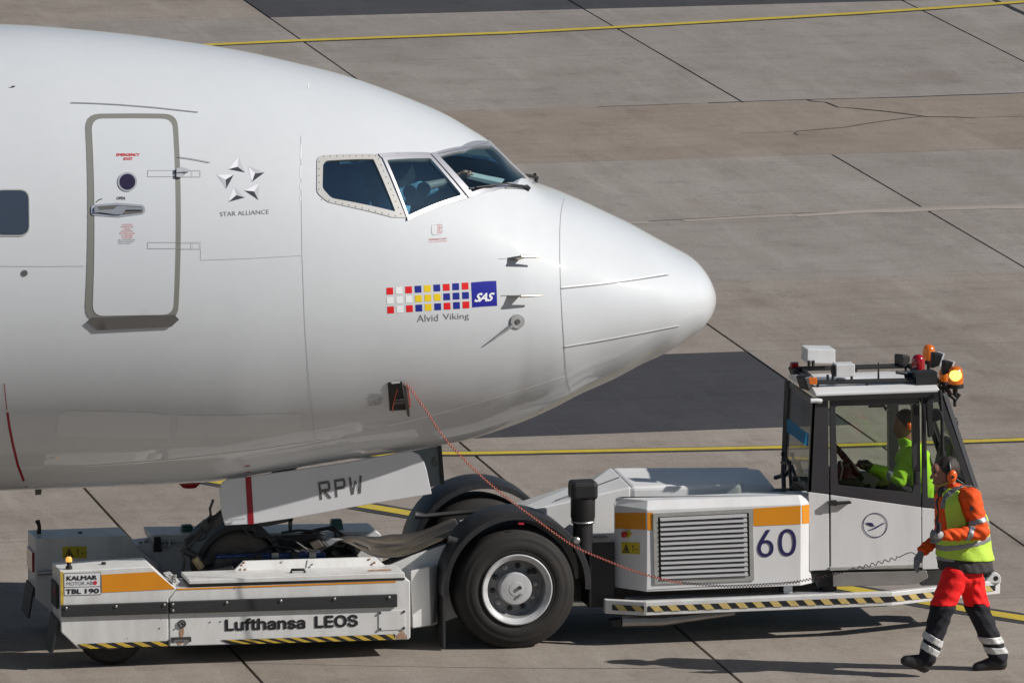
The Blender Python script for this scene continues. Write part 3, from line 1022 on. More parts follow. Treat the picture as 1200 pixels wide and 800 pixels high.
for i, (t, w) in enumerate((("CAUTION", 12), ("UNARMED BY", 15), ("HANDLE", 8), ("AUTOMATIC", 14), ("ESCAPE SLIDE", 18), ("IS ARMED", 13), ("WHEN RED", 12))):
    y = 262.5 + i * 2.55
    lettering("slide_caution_lettering", t, [(149 - w / 2, y), (149 + w / 2, y), (149 + w / 2, y + 1.7), (149 - w / 2, y + 1.7)], hull_map, M['cautionred'], door, .0072)
for i, (t, w) in enumerate((("PULL TO RELEASE DOOR", 20), ("PUSH IN HANDLE", 18), ("AND TURN", 14))):
    y = 280.5 + i * 2.1
    lettering("slide_note_lettering", t, [(138.5, y), (138.5 + w, y), (138.5 + w, y + 1.4), (138.5, y + 1.4)], hull_map, M['greytext'], door, .0072)
for y in (200.2, 284.2):
    for a in (((173, y), (235, y)), ((173, y + 7.2), (235, y + 7.2)), ((173, y), (173, y + 7.2)), ((235, y), (235, y + 7.2)), ((225, y), (225, y + 7.2))):
        stroke("hinge_seam", list(a), .5, M['hingeline'], plane_root, .0072)
skin("door_hinge", [(206, 199), (212, 197.5), (221, 200.5), (221, 202), (212, 203), (206, 204)], M['silver'], plane_root, .03, rim=.026)
skin("door_hinge", [(206, 205), (212, 204.6), (216, 206), (212, 209), (206, 208.6)], M['silver'], plane_root, .028, rim=.024)
stroke("rain_gutter", [(83, 121), (110, 121.8), (140, 123.4), (180, 126.6), (232, 132.2)], .8, M['seam'], plane_root, .008)
stroke("rain_gutter", [(208, 184.6), (225, 187), (246, 191)], .8, M['seam'], plane_root, .008)
# panel seams
for p in ([(0, 312), (50, 312.2), (98.5, 311.8)], [(235, 292), (235, 305), (290, 303), (354, 299.5)], [(352.5, 160), (353, 230), (354, 300), (357, 380), (362, 450), (369, 515)]):
    stroke("panel_seam", p, .5, M['hairline'], plane_root, .0016)
for p in ([(352.6, 170), (352.2, 187)], [(352.4, 194), (352.2, 210)], [(352.2, 215), (352.1, 222)], [(352, 230), (352, 236)], [(362, 97), (361, 104)], [(100, 546), (200, 538.5), (300, 527), (380, 515)]):
    stroke("seam_sealant", p, 1.0, M['seamlight'], plane_root, .0025)
stroke("radome_seam", [(662.5, 228.2), (659, 240), (657, 252), (656, 270), (656, 300), (657, 338), (659, 375), (661, 406), (663, 436), (666, 455), (669, 463.5)], .75, M['hingeline'], plane_root, .0025)
stroke("lightning_strip", [(657.5, 338.2), (700, 334), (745, 328.2), (783, 322.5)], .9, M['greytext'], plane_root, .005)
stroke("lightning_strip", [(657.5, 336.9), (700, 332.7), (745, 326.9), (781, 321.4)], 1.2, M['seamlight'], plane_root, .007)
stroke("lightning_strip", [(661.2, 406.6), (700, 400.2), (745, 391.8), (795, 382)], .8, M['greytext'], plane_root, .005)
stroke("lightning_strip", [(661.2, 405.4), (700, 399), (745, 390.6), (795, 380.8)], 1.4, M['seamlight'], plane_root, .007)
stroke("seam_sealant", [(454, 498.4), (500, 488), (560, 471.5), (610, 457), (662, 440.5)], 1.3, M['seamlight'], plane_root, .0016)
skin("paint_patch", [(82, 480.8), (170, 482.5), (199, 486), (198.5, 513), (165, 514), (65.5, 510.5), (69, 485)], M['patch'], plane_root, .002)
skin("paint_patch", [(208, 486), (300, 485), (352, 484.5), (352, 511), (280, 511), (206, 510.5)], M['patch'], plane_root, .002)
# cabin window
cw = skin("cabin_window", round_rect([(-9, 221.6), (34.6, 221.6), (35.2, 277), (-8, 277)], 12), M['framewhite'], plane_root, .006, rim=.006)
skin("pane", round_rect([(-7.6, 223.3), (33.2, 223.3), (33.8, 275.2), (-6.6, 275.2)], 11), M['cabinpane'], cw, .009)
skin("drain_port", ring(28.8, 320, 3.6, 14), M['darkgrey'], plane_root, .006, rim=.006)
b = MB(); a0 = hull_map(17, 101.5, 0); b.tube([a0, a0 + (-.01, -.015, .003), a0 + (-.03, -.018, .004)], [.008, .006, .004], 6); b.build("vent_mast", M['darkgrey'], plane_root)

# ---- logos and lettering on the side
stars = [((350, 123), (245, 253), (418, 286), (341, 228)), ((452, 220), (622, 288), (490, 386), (522, 296)),
         ((567, 402), (558, 572), (412, 474), (513, 484)), ((298, 430), (418, 547), (246, 593), (327, 523)),
         ((128, 313), (303, 308), (223, 455), (216, 362))]
faces = [((1, 0), (0, 2), (2, 1)), ((0, 2), (0, 1), (1, 2)), ((0, 2), (0, 1), (1, 2)), ((0, 2), (0, 1), (1, 2)), ((0, 1), (2, 0), (1, 2))]
# order of each triple: light, grey, dark
faces[2] = ((0, 2), (0, 1), (1, 2))
sp = lambda p: (240 + p[0] / 8.889, 170 + p[1] / 8.889)
for (A, B_, C_, Q), fc in zip(stars, faces):
    tri = (A, B_, C_)
    for (i, j), mk in zip(fc, ('starlight', 'stargrey', 'stardark')):
        V = [hull_map(*sp(tri[i]), .0018), hull_map(*sp(tri[j]), .0018), hull_map(*sp(Q), .0018)]
        mesh_ob("star_facet", V, [(0, 1, 2)], M[mk], plane_root)
lettering("star_alliance_lettering", "STAR ALLIANCE", [(257.5, 248.6), (315, 245.6), (315, 250.6), (258, 253.8)], hull_map, M['greytext'], plane_root, .0016)
cols = {'r': 'decalred', 'w': 'decalwhite', 'b': 'decalblue', 'y': 'decalyellow'}
rows = ["rwrbybrbr", "wwwyyybbb", "rwrbybrbr"]
sq = lambda x, y: (440 + x / 6, 310 + y / 6)
for r in range(3):
    for c in range(9):
        x0 = 76 + c * 66.2 + r * 3; y0 = 163 - c * 4.4 + r * 66
        q = [sq(x0, y0), sq(x0 + 47, y0 - 2), sq(x0 + 49, y0 + 46), sq(x0 + 2, y0 + 48)]
        skin("livery_square", q, M[cols[rows[r][c]]], plane_root, .0016)
skin("logo_panel", [sq(672, 126), sq(849, 114), sq(855, 290), sq(680, 301)], M['logoblue'], plane_root, .0016)
lettering("sas_lettering", "SAS", [sq(708, 200), sq(838, 196), sq(826, 256), sq(692, 264)], hull_map, M['decalwhite'], plane_root, .003, bold=.035, shear=.25, spacing=.92)
lettering("alvid_lettering", "Alvid", [sq(290, 354), sq(439, 348), sq(440, 396), sq(292, 404)], hull_map, M['greytext'], plane_root, .0016)
lettering("viking_lettering", "Viking", [sq(473, 346), sq(656, 338), sq(658, 392), sq(475, 402)], hull_map, M['greytext'], plane_root, .0016)
skin("escape_rope_icon", round_rect([(505.5, 263), (519, 262), (518.5, 275), (506, 275.5)], 3), M['stargrey'], plane_root, .003,
     holes=[round_rect([(506.1, 263.6), (518.4, 262.6), (517.9, 274.4), (506.6, 274.9)], 3)])
for i, (t, w) in enumerate((("CUT", 4), ("HERE", 5), ("FOR", 4), ("RESCUE", 5))):
    lettering("rescue_lettering", t, [(512.5, 263 + i * 2.8), (512.5 + w, 262.8 + i * 2.8), (512.5 + w, 264.9 + i * 2.8), (512.5, 265.1 + i * 2.8)], hull_map, M['cautionred'], plane_root, .0016)
lettering("emergency_exit_lettering", "EMERGENCY EXIT", [(503, 280), (523.5, 278.6), (523.5, 280.4), (503, 281.8)], hull_map, M['cautionred'], plane_root, .002, bold=.01)
lettering("emergency_exit_lettering", "PULL TO OPEN WINDOW", [(503.5, 283), (524, 281.6), (524, 283), (503.5, 284.4)], hull_map, M['cautionred'], plane_root, .0016)

# ---- probes
def pitot(px, py):
    o = hull_map(px, py, 0)
    D, ph = hull_px(px, py); n = hull_n(np.array([D]), np.array([ph]))[0]
    t = np.array([1.0, 0, 0]); t = t - n * (t @ n); t /= np.linalg.norm(t)
    s = np.cross(n, t); 
    b = MB()
    # swept blade standing off the skin, then the forward pointing tube
    for dz in (1,):
        A = [o - t * .055 + s * .008, o + t * .055 + s * .008, o + t * .055 - s * .008, o - t * .055 - s * .008]
        c = o + n * .10 + t * .05
        B = [c - t * .03 + s * .006, c + t * .03 + s * .006, c + t * .03 - s * .006, c - t * .03 - s * .006]
        b.loft(A, B)
    b.tube([c - t * .03, c + t * .05, c + t * .17], [.013, .012, .008], 8)
    return b.build("pitot_probe", M['probe'], plane_root, smooth=True, angle=40)
pitot(601, 303.5); pitot(601, 347)
stroke("probe_mark", [(584, 303.5), (593, 303)], .8, M['greytext'], plane_root, .0016)
stroke("probe_mark", [(587, 346.6), (596, 346.2)], .8, M['greytext'], plane_root, .0016)
vane = skin("angle_of_attack_sensor", ring(606, 376.3, 8.3), M['hub'], plane_root, .012, rim=.012)
skin("sensor_hub", ring(606, 376.3, 2.8, 12), M['darkgrey'], vane, .02, rim=.008)
b = MB()
A = [hull_map(598.6, 378.8, .012), hull_map(600.2, 381.5, .012), hull_map(600.2, 381.5, .035), hull_map(598.6, 378.8, .035)]
Bq = [hull_map(574, 397.6, .03), hull_map(574.5, 398.6, .03), hull_map(574.5, 398.6, .036), hull_map(574, 397.6, .036)]
b.loft(A, Bq); b.build("sensor_vane", M['hub'], vane)

# ---- open interphone panel
pan = skin("interphone_panel", [(454.2, 448), (470.5, 446.5), (475.5, 479.5), (456.5, 480.5)], M['cable'], plane_root, .006, rim=.006)
skin("panel_flap", [(470.8, 446.5), (474, 447.5), (478.5, 482), (476, 483)], M['darkgrey'], plane_root, .05, rim=.03)
skin("panel_shelf", [(461, 467.5), (472.5, 466.3), (473, 470), (461.5, 471)], M['darkgrey'], pan, .03, rim=.02)
skin("panel_top", [(458, 446.5), (468, 445.6), (468.5, 447.6), (458.5, 448.6)], M['seamlight'], pan, .012)
for i, (t, w) in enumerate((("CONNECT", 16), ("INTERPHONE", 14), ("ATTENTION CREW", 21), ("DO NOT TOW", 17), ("OFF BRAKE", 18), ("PIN FIRST", 13))):
    y = 461.3 + i * 2.35; cx = 439
    lettering("panel_note_lettering", t, [(cx - w / 2, y + .2), (cx + w / 2, y - .3), (cx + w / 2, y + 1.2), (cx - w / 2, y + 1.7)], hull_map, M['greytext'], plane_root, .0016)

# ---- stripes and fittings low on the hull
stroke("safety_stripe", [(8.6, 483), (11, 500), (15, 520), (21, 545), (27.5, 562), (31, 570.5)], 3.0, M['stripe'], plane_root, .0016)
stroke("stripe_lettering", [(5, 449), (6, 462), (8, 480)], 1.0, M['stripe'], plane_root, .0016)
stroke("safety_stripe", [(290.3, 545), (291, 553)], 6.0, M['stripe'], plane_root, .0016)
b = MB(); A = [P(41, 572, y=YC), P(50, 572, y=YC), P(48, 579, y=YC), P(41.5, 579.6, y=YC)]; b.prism([p + (0, -.012, .05 if i < 2 else 0) for i, p in enumerate(A)], (0, .024, 0)); b.build("drain_mast", M['darkgrey'], plane_root)
b = MB(); c0 = P(222, 566, y=YC); b.lathe([(.10, .06), (.095, -.0), (.06, -.035), (0, -.045)], c0 + (0, 0, 0), (0, 0, 1), 16); b.build("belly_beacon", M['stripe'], plane_root, smooth=True)

# ---- nose gear and its doors
YD = YC - .76
gd = [(257.5, 574), (260.5, 565.5), (267, 561.6), (300, 557.2), (400, 543), (468, 530.5), (482, 528.6), (491, 532.5), (497, 541), (500, 550), (506, 578.6), (430, 591), (342.5, 607), (296, 613.8), (263.7, 615.3), (260.5, 602), (258, 588)]
b = MB(); b.px(gd, YD, YD + .03); gdo = b.build("gear_door", M['doorgrey'], plane_root, bev=.006)
dm = yplane(YD)
decal("door_stripe", [(287.4, 558.8), (294.2, 557.9), (297.6, 613.4), (290.8, 614)], dm, M['stripe'], gdo)
LET = {'R': [[(0, 0), (.2, 0), (.2, 1), (0, 1)], [(.2, .85), (.85, .85), (.95, 1), (.2, 1)], [(.2, .42), (.95, .42), (.85, .57), (.2, .57)], [(.8, .57), (1, .5), (1, .92), (.8, .85)], [(.36, .42), (.60, .42), (1.03, 0), (.79, 0)]],
       'P': [[(0, 0), (.2, 0), (.2, 1), (0, 1)], [(.2, .85), (.85, .85), (.95, 1), (.2, 1)], [(.2, .42), (.95, .42), (.85, .57), (.2, .57)], [(.8, .57), (1, .5), (1, .92), (.8, .85)]],
       'W': [[(0, 1), (.17, 1), (.30, 0), (.12, 0)], [(.21, .03), (.30, 0), (.54, .72), (.45, .78)], [(.45, .78), (.54, .72), (.72, 0), (.79, .03)], [(.70, 0), (.88, 0), (1.0, 1), (.83, 1)]]}
rq = [np.array(q) for q in ((372.3, 564.6), (423.8, 556.6), (424.8, 577.2), (375, 585.4))]
for k, ch in enumerate("RPW"):
    u0, u1 = (0, .365, .70)[k], (.27, .62, 1.0)[k]
    V, F = [], []
    for j, q in enumerate(LET[ch]):
        F.append(tuple(range(len(V), len(V) + 4)))
        for (u, t) in q:
            u = u0 + (u1 - u0) * u
            top = rq[0] * (1 - u) + rq[1] * u; bot = rq[3] * (1 - u) + rq[2] * u
            p = bot * (1 - t) + top * t
            V.append(dm(p[0], p[1], .003 + j * .0004))
    mesh_ob("registration_letter", V, F, M['regtext'], gdo)
lettering("door_note_lettering", "DO NOT PUSH HERE", [(265, 608.2), (287, 606.6), (287, 608), (265, 609.8)], dm, M['greytext'], gdo)
b = MB()
FY = YC + .5
b.px([(470, 531), (514, 523), (519, 567), (507, 570), (440, 588), (330, 605), (290, 612), (285, 565)], FY, FY + .03)
fd = b.build("gear_door", mat("gear_door_inside_grey", (.16, .19, .21), .5, dirt=.4), plane_root, bev=.006)
b = MB(); b.px([(514, 522.5), (517.5, 522), (521, 566), (517.5, 568)], FY - .02, FY + .05); b.build("door_seal", M['black'], fd)
skin_y = yplane(FY - .004)
lettering("door_number_lettering", "6", [(505.5, 535), (512, 534), (513, 546), (506.5, 547)], skin_y, M['darkgrey'], fd, bold=.01)
# wheel well roof hides nothing: leg, wheels, drag links
b = MB()
leg = np.array([P(276, 618, y=YC)[0], YC, 0])
b.tube([(leg[0] + .05, YC, 1.75), (leg[0], YC, 1.0)], .075, 14)
b.tube([(leg[0], YC, 1.02), (leg[0] - .015, YC, .68)], .055, 14)
b.tube([(leg[0] - .015, YC - .34, .66), (leg[0] - .015, YC + .34, .66)], .05, 12)
for s in (-1, 1):
    b.tube([(leg[0] + .02, YC + s * .1, 1.15), (leg[0] + .55, YC + s * .1, 1.55)], .03, 8)
b.box((leg[0] - .09, YC - .1, .93), (leg[0] + .09, YC + .1, 1.03))
ngl = b.build("nose_gear_leg", M['darksteel'], plane_root, smooth=True, angle=40)
for s in (-1, 1):
    b = MB()
    tp = [(.17, -.10), (.22, -.105), (.30, -.095), (.335, -.06), (.345, 0), (.335, .06), (.30, .095), (.22, .105), (.17, .10)]
    b.lathe(tp, (leg[0] - .015, YC + s * .2, .66), (0, 1, 0), 40, 0)
    b.lathe([(.17, -.1), (.165, -.04), (.06, -.05), (.06, -.09), (0, -.09)], (leg[0] - .015, YC + s * .2, .66), (0, 1, 0), 28, 1)
    b.lathe([(.17, .1), (.165, .04), (.06, .05), (.06, .09), (0, .09)], (leg[0] - .015, YC + s * .2, .66), (0, 1, 0), 28, 1)
    b.build("nose_wheel", [M['nosetyre'], M['hub']], plane_root, smooth=True, angle=50)
b = MB(); V = []
for i in range(21):
    a = math.radians(20 + 140 * i / 20); e_ = np.array([math.cos(a), 0, math.sin(a)]); c_ = np.array([leg[0] - .015, 0, .66])
    for rr_, y_ in ((.352, YC - .31), (.395, YC - .30), (.395, YC + .3), (.352, YC + .3)):
        V.append(c_ + e_ * rr_ + (0, y_, 0))
b.add(V, [(i * 4 + k, i * 4 + (k + 1) % 4, i * 4 + 4 + (k + 1) % 4, i * 4 + 4 + k) for i in range(20) for k in range(4)] + [(0, 1, 2, 3), (83, 82, 81, 80)])
b.build("tyre_guard", M['cable'], plane_root, smooth=True, angle=35)
yy = -.55
b = MB()   # torque links, steering ram and hoses behind the gear
b.tube(pts_px([(262, 600), (235, 624), (214, 645)], yy), [.036, .032, .026], 8)
b.prism(pts_px([(256, 602), (262, 600), (263, 611), (253, 618), (250, 614)], yy - .03), (0, .08, 0))
b.prism(pts_px([(236, 616), (241, 610.5), (245, 613), (244, 619), (239, 622)], yy - .05), (0, .1, 0))
b.tube(pts_px([(250, 585), (246, 596), (247, 603), (243, 610)], yy), .012, 6)
b.tube(pts_px([(240, 622), (225, 628), (217, 632), (216, 642)], yy - .05), .014, 6)
b.tube(pts_px([(213, 645), (216, 656), (214, 670), (212, 682)], yy - .05), .012, 6)
b.tube(pts_px([(212, 642), (222, 648), (234, 654)], yy - .02), .03, 8)
b.build("torque_link", M['darksteel'], plane_root, smooth=True, angle=50)
b = MB()
b.tube(pts_px([(228, 654), (236, 665)], yy - .1), .032, 12); b.build("steering_ram", M['wood'], plane_root, smooth=True, angle=50)
b = MB()   # lower links in front of the leg
b.px([(296, 614), (334, 608.5), (344, 607), (343, 610), (320, 615), (312, 616.5), (296, 616)], -.45, -.40)
b.px([(338.5, 608), (343, 607.5), (342, 623.5), (339, 623.5)], -.45, -.41)
b.build("door_link", M['darksteel'], plane_root)

b = MB()   # hoses, brake line and small fittings round the nose leg
for pts_, r_ in (([(252, 612), (246, 620), (240, 630), (232, 634)], .009), ([(284, 616), (288, 622), (294, 628), (304, 632)], .009),
                                  ([(296, 618), (300, 626), (314, 630), (326, 628)], .009), ([(244, 606), (236, 618), (230, 626), (218, 636)], .008)):
    b.tube(pts_px(pts_, -.62), r_, 6)
hs = b.build("gear_hoses", M['cable'], plane_root, smooth=True, angle=40); hs["kind"] = "stuff"

# ================================================================== TOWING TRACTOR
YB = -1.20
tug = thing("aircraft_tug", (-0.4, -.2, 0), "low white towing tractor numbered 60, with charcoal cab, cradling the jet's nose wheel", "tow tractor")

def hazard(name, top, bot, n, mp, m1, parent, lean=.55, off=.004, phase=0.0, under=True):
    """row of slanted stripes between two pixel lines; each stripe its own sheet"""
    t0, t1 = np.array(top[0], float), np.array(top[1], float)
    b0, b1 = np.array(bot[0], float), np.array(bot[1], float)
    if under:
        decal(name + "_strip", [t0, t1, b1, b0], mp, M['ink'], parent, off)
    for k in range(n):
        u0, u1 = (k + phase) / n, (k + phase + .5) / n
        s = lean / n
        f = lambda a, b, u: a + (b - a) * min(max(u, 0), 1)
        decal(name, [f(t0, t1, u0), f(t0, t1, u1), f(b0, b1, u1 + s), f(b0, b1, u0 + s)], mp, m1, parent, off + .0025)

def bolts(pts, mp, m, parent, r=.010, name="bolt", h=.008):
    for a, c in pts:
        b = MB(); p = mp(a, c, 0)
        b.lathe([(r, 0), (r, h), (r * .6, h + .003), (0, h + .003)], p, mp.n, 8)
        b.build(name, m, parent)

def warn_label(parent, q, mp, off=.004):
    """yellow label: black triangle with a figure, and an arrow"""
    q = [np.array(c, float) for c in q]
    f = lambda u, v: (q[0] * (1 - u) + q[1] * u) * (1 - v) + (q[3] * (1 - u) + q[2] * u) * v
    L = decal("warning_label", q, mp, M['label'], parent, off)
    V = [f(.08, .9), f(.27, .12), f(.46, .9)]; W = [f(.15, .82), f(.27, .32), f(.39, .82)]
    A = [mp(*p, off + .002) for p in V + W]
    mesh_ob("warning_triangle", A, [(0, 1, 4, 3), (1, 2, 5, 4), (2, 0, 3, 5)], M['ink'], L)
    decal("warning_figure", [f(.25, .45), f(.30, .45), f(.33, .78), f(.22, .78)], mp, M['ink'], L, off + .002)
    decal("warning_arrow", [f(.60, .35), f(.64, .2), f(.68, .35), (f(.66, .35)), f(.65, .8), f(.63, .8), f(.62, .35)], mp, M['ink'], L, off + .002)
    decal("warning_dash", [f(.78, .55), f(.88, .55), f(.88, .62), f(.78, .62)], mp, M['ink'], L, off + .002)
    return L

mB = yplane(YB)
# ---- near tail box
tb = [(70.2, 669), (177.5, 663.4), (201.5, 685.4), (207.2, 689.2), (197.3, 701.7), (197.7, 756.2), (92, 760), (89, 757), (71.5, 740.3)]
b = MB(); b.px(tb, YB, YB + .42)
tail = b.build("tail_box", M['white'], tug, bev=.008)
decal("corner_stripe", [(70.6, 669.5), (74, 669.3), (74.6, 709), (71.2, 709.3)], mB, M['yellow'], tail)
decal("orange_band", [(119, 672.8), (181.5, 669.4), (205.6, 689.6), (119.3, 693.9)], mB, M['orange'], tail)
decal("sign_border", [(74.7, 671.2), (117.7, 670.0), (118.2, 696.3), (75.0, 697.6)], mB, M['ink'], tail, .0025)
decal("maker_sign", [(75.3, 671.8), (117.1, 670.6), (117.3, 686.2), (75.4, 687.3)], mB, M['sign'], tail, .005)
decal("model_sign", [(75.4, 688.1), (117.3, 687.0), (117.6, 695.7), (75.6, 697)], mB, M['sign'], tail, .005)
lettering("kalmar_lettering", "KALMAR", [(78, 674.3), (113.6, 673.3), (113.7, 678.4), (78.1, 679.6)], mB, M['ink'], tail, .0075, bold=.03)
lettering("motor_ab_lettering", "MOTOR AB", [(78, 681.2), (108.5, 680.2), (108.6, 684.4), (78.1, 685.5)], mB, M['greytext'], tail, .0075)
decal("red_dot", ring(111.3, 682.2, 2.4, 14), mB, M['reddot'], tail, .0075)
lettering("model_lettering", "TBL", [(77, 689.7), (95, 689.2), (95.2, 694.9), (77.2, 695.5)], mB, M['ink'], tail, .0075, bold=.03)
lettering("model_number", "190", [(99.5, 689), (116, 688.6), (116.2, 694.3), (99.7, 694.8)], mB, M['ink'], tail, .0075, bold=.03)
b = MB(); b.px([(72.1, 709), (196.7, 704.9), (196.9, 718.7), (72.4, 722.8)], YB - .03, YB - .001)
rl = b.build("rub_rail", M['rubrail'], tail, bev=.006)
mR = yplane(YB - .03)
bolts([(77.5, 712), (136, 710), (192.5, 708)], mR, M['steel'], rl, .012)
hazard("hazard_stripe", [(91, 753.9), (197, 750.4)], [(95, 759.8), (197.4, 756.1)], 5, mB, M['yellow'], tail)
b = MB()   # marker lamp
p = P(80.8, 666, y=YB + .08)
b.lathe([(.03, -.01), (.028, .02), (.017, .03), (.017, .055), (.026, .06)], p, (0, 0, 1), 14, 0)
b.lathe([(.026, .06), (.027, .085), (.018, .1), (0, .103)], p, (0, 0, 1), 14, 1)
b.build("marker_lamp", [M['cable'], M['lampglow']], tail, smooth=True, angle=40)
b = MB(); p = P(121.5, 660, y=YB + .2); b.lathe([(.02, -.01), (.02, .012), (0, .015)], p, (0, 0, 1), 12); b.build("filler_cap", M['cable'], tail)
b = MB(); b.px([(195, 675), (203, 673.5), (212, 682.5), (212, 685.5), (204, 686.5)], YB + .12, YB + .3); hb = b.build("hinge_block", M['white'], tail, bev=.005)
b = MB()
for q in ((199, 676.5), (205, 675.5), (204, 681)):
    b.lathe([(.016, -.01), (.016, .02), (0, .024)], P(*q, y=YB + .1), (0, 0, 1), 8)
b.build("hinge_bolts", M['steel'], hb)["kind"] = "stuff"
xL = P(70.2, 690, y=YB)[0]
b = MB(); b.box((xL - .022, YB + .06, .52), (xL - .001, YB + .36, .72)); b.build("tail_lamp_cluster", M['cable'], tail, bev=.004)
b = MB(); b.box((xL - .026, YB + .1, .63), (xL - .021, YB + .2, .70)); b.build("tail_lamp", M['redlens'], tail)
b = MB(); b.loft([(xL - .004, YB + .02, .42), (xL - .004, YB + .40, .42), (xL - .02, YB + .40, .42), (xL - .02, YB + .02, .42)],
                 [(xL - .06, YB + .02, .14), (xL - .06, YB + .40, .14), (xL - .076, YB + .40, .14), (xL - .076, YB + .02, .14)]); b.build("mud_flap", M['black'], tail)

# ---- near deck box
db = [(207.6, 688.4), (300, 685), (465, 678.2), (478, 669.5), (481, 671.5), (481, 747), (479.5, 748.6), (198.2, 756.6), (197.7, 702)]
b = MB(); b.px([(207.6, 688.3), (476, 678.2), (480.8, 680.5), (481, 746.5), (479, 748.8), (198.6, 756.8), (198.2, 702)], YB, YB + .42)
deck = b.build("deck_box", M['white'], tug, bev=.008)
b = MB(); b.px([(221.2, 679.2), (474, 670.6), (475, 677), (221.4, 684.3)], YB - .012, YB + .37)
lid = b.build("deck_lid", M['white'], deck, bev=.006)
b = MB(); b.px([(221.6, 684.6), (474.5, 677.4), (474.3, 678.8), (221.6, 686.4)], YB - .006, YB + .3); b.build("lid_seal", M['cable'], deck)
b = MB()
A = [P(272.5, 669.7, y=YB + .33), P(451.9, 662.7, y=YB + .33), P(439.6, 652.4, y=YB + .40), P(285, 657.2, y=YB + .40)]
b.prism(A, (0, .03, 0)); gl_ = b.build("guard_plate", M['white'], deck, bev=.004)
mG = PlaneMap(A[0], np.cross(A[1] - A[0], A[3] - A[0]))
bolts([(283.5, 662), (282, 667), (287.5, 667), (286, 659), (436, 661), (433, 655), (439, 659)], mG, M['rust'], gl_, .009)
bolts([(330, 658.5), (363, 664), (366, 661)], mG, M['steel'], gl_, .007)
decal("plate_seam", [(359.8, 656), (360.8, 656), (358.6, 667), (357.6, 667)], mG, M['greytext'], gl_)
b = MB(); b.tube(pts_px([(335.6, 674.2), (340.5, 673.4), (342, 667.3), (356, 667), (357.8, 672.4), (361.5, 672.8)], YB + .14), .013, 8); b.build("grab_handle", M['cable'], deck, smooth=True)
decal("orange_line", [(208, 688.9), (464, 680.0), (464, 681.9), (207.4, 691)], mB, M['orange'], deck)
b = MB(); b.px([(198.5, 704.7), (465.8, 696), (465.8, 711), (198.8, 718.8)], YB - .03, YB - .001)
rl = b.build("rub_rail", M['rubrail'], deck, bev=.006)
bolts([(202.3, 707.7), (202.5, 715), (265.5, 705.5), (329, 703.5), (392, 701.3), (456, 699.4)], mR, M['steel'], rl, .012)
lettering("lufthansa_lettering", "Lufthansa", [(263.6, 724.6), (357.8, 721.6), (358, 736), (263.8, 739)], mB, M['ink'], deck, bold=.03)
lettering("leos_lettering", "LEOS", [(368.6, 721), (419.4, 719.3), (419.6, 733.6), (368.8, 735.6)], mB, M['ink'], deck, bold=.03)
hazard("hazard_stripe", [(258, 749.4), (463, 742.4)], [(270, 754.4), (463.4, 748.8)], 11, mB, M['yellow'], deck, phase=.35)
b = MB()
b.lathe([(.024, -.012), (.034, -.012), (.034, .01), (.024, .01)], P(213.2, 730.3, y=YB), (0, 1, 0), 20, closed=True)
b.lathe([(.007, -.03), (.007, 0), (0, .0)], P(213.2, 730.3, y=YB), (0, 1, 0), 8)
b.build("lashing_ring", M['darksteel'], deck)
decal("rust_streak", [(211, 734.6), (215, 734.6), (216, 741), (213.6, 746.4), (210.8, 746.3), (210.2, 740)], mB, M['rust'], deck)
decal("rust_streak", [(206, 751.3), (216, 751), (212, 754.6), (209, 754.8)], mB, M['rust'], deck)
b = MB(); b.px([(201.5, 746.7), (224, 746), (224.2, 751.5), (222.4, 751.6), (222.3, 748.6), (203.6, 749.2), (203.7, 752.2), (201.7, 752.3)], YB - .02, YB + .01); b.build("tie_down_bracket", M['darksteel'], deck)
b = MB(); b.px([(443.8, 715.8), (474.6, 714.2), (474.8, 737), (443.9, 738.4)], YB - .006, YB); ac = b.build("access_cover", M['white'], deck, bev=.002)
bolts([(445.4, 717.5), (473.4, 716), (445.6, 736.6), (473.4, 735.2)], yplane(YB - .006), M['darksteel'], ac, .011)
decal("chipped_edge", [(472, 737.5), (475, 743), (473, 746.5), (476.5, 743), (477, 747.6), (465, 748.2), (464, 744)], mB, M['rust'], deck, .002)
bolts([(246.3, 728.4), (258.4, 727.8), (187, 735.6), (275, 688.4)], mB, M['darksteel'], deck, .006, "hole_plug", .003)
decal("lid_lettering_strip", [(432, 668.7), (458, 667.8), (459, 669.8), (431, 670.6)], PlaneMap(P(440, 669, y=YB + .12), (0, -.15, 1)), M['rust'], lid, .012)

# small castor wheels under the tail
for yy in (YB + .12, .5):
    b = MB(); c = np.array([P(135, 757, y=YB)[0], yy + .12, .29])
    b.lathe([(.15, -.11), (.24, -.12), (.28, -.08), (.29, 0), (.28, .08), (.24, .12), (.15, .11)], c, (0, 1, 0), 36, 0)
    b.lathe([(.15, -.11), (.13, -.05), (.05, -.06), (0, -.06)], c, (0, 1, 0), 24, 1)
    b.build("tail_wheel", [M['tyre'], M['hub']], tug, smooth=True, angle=50)

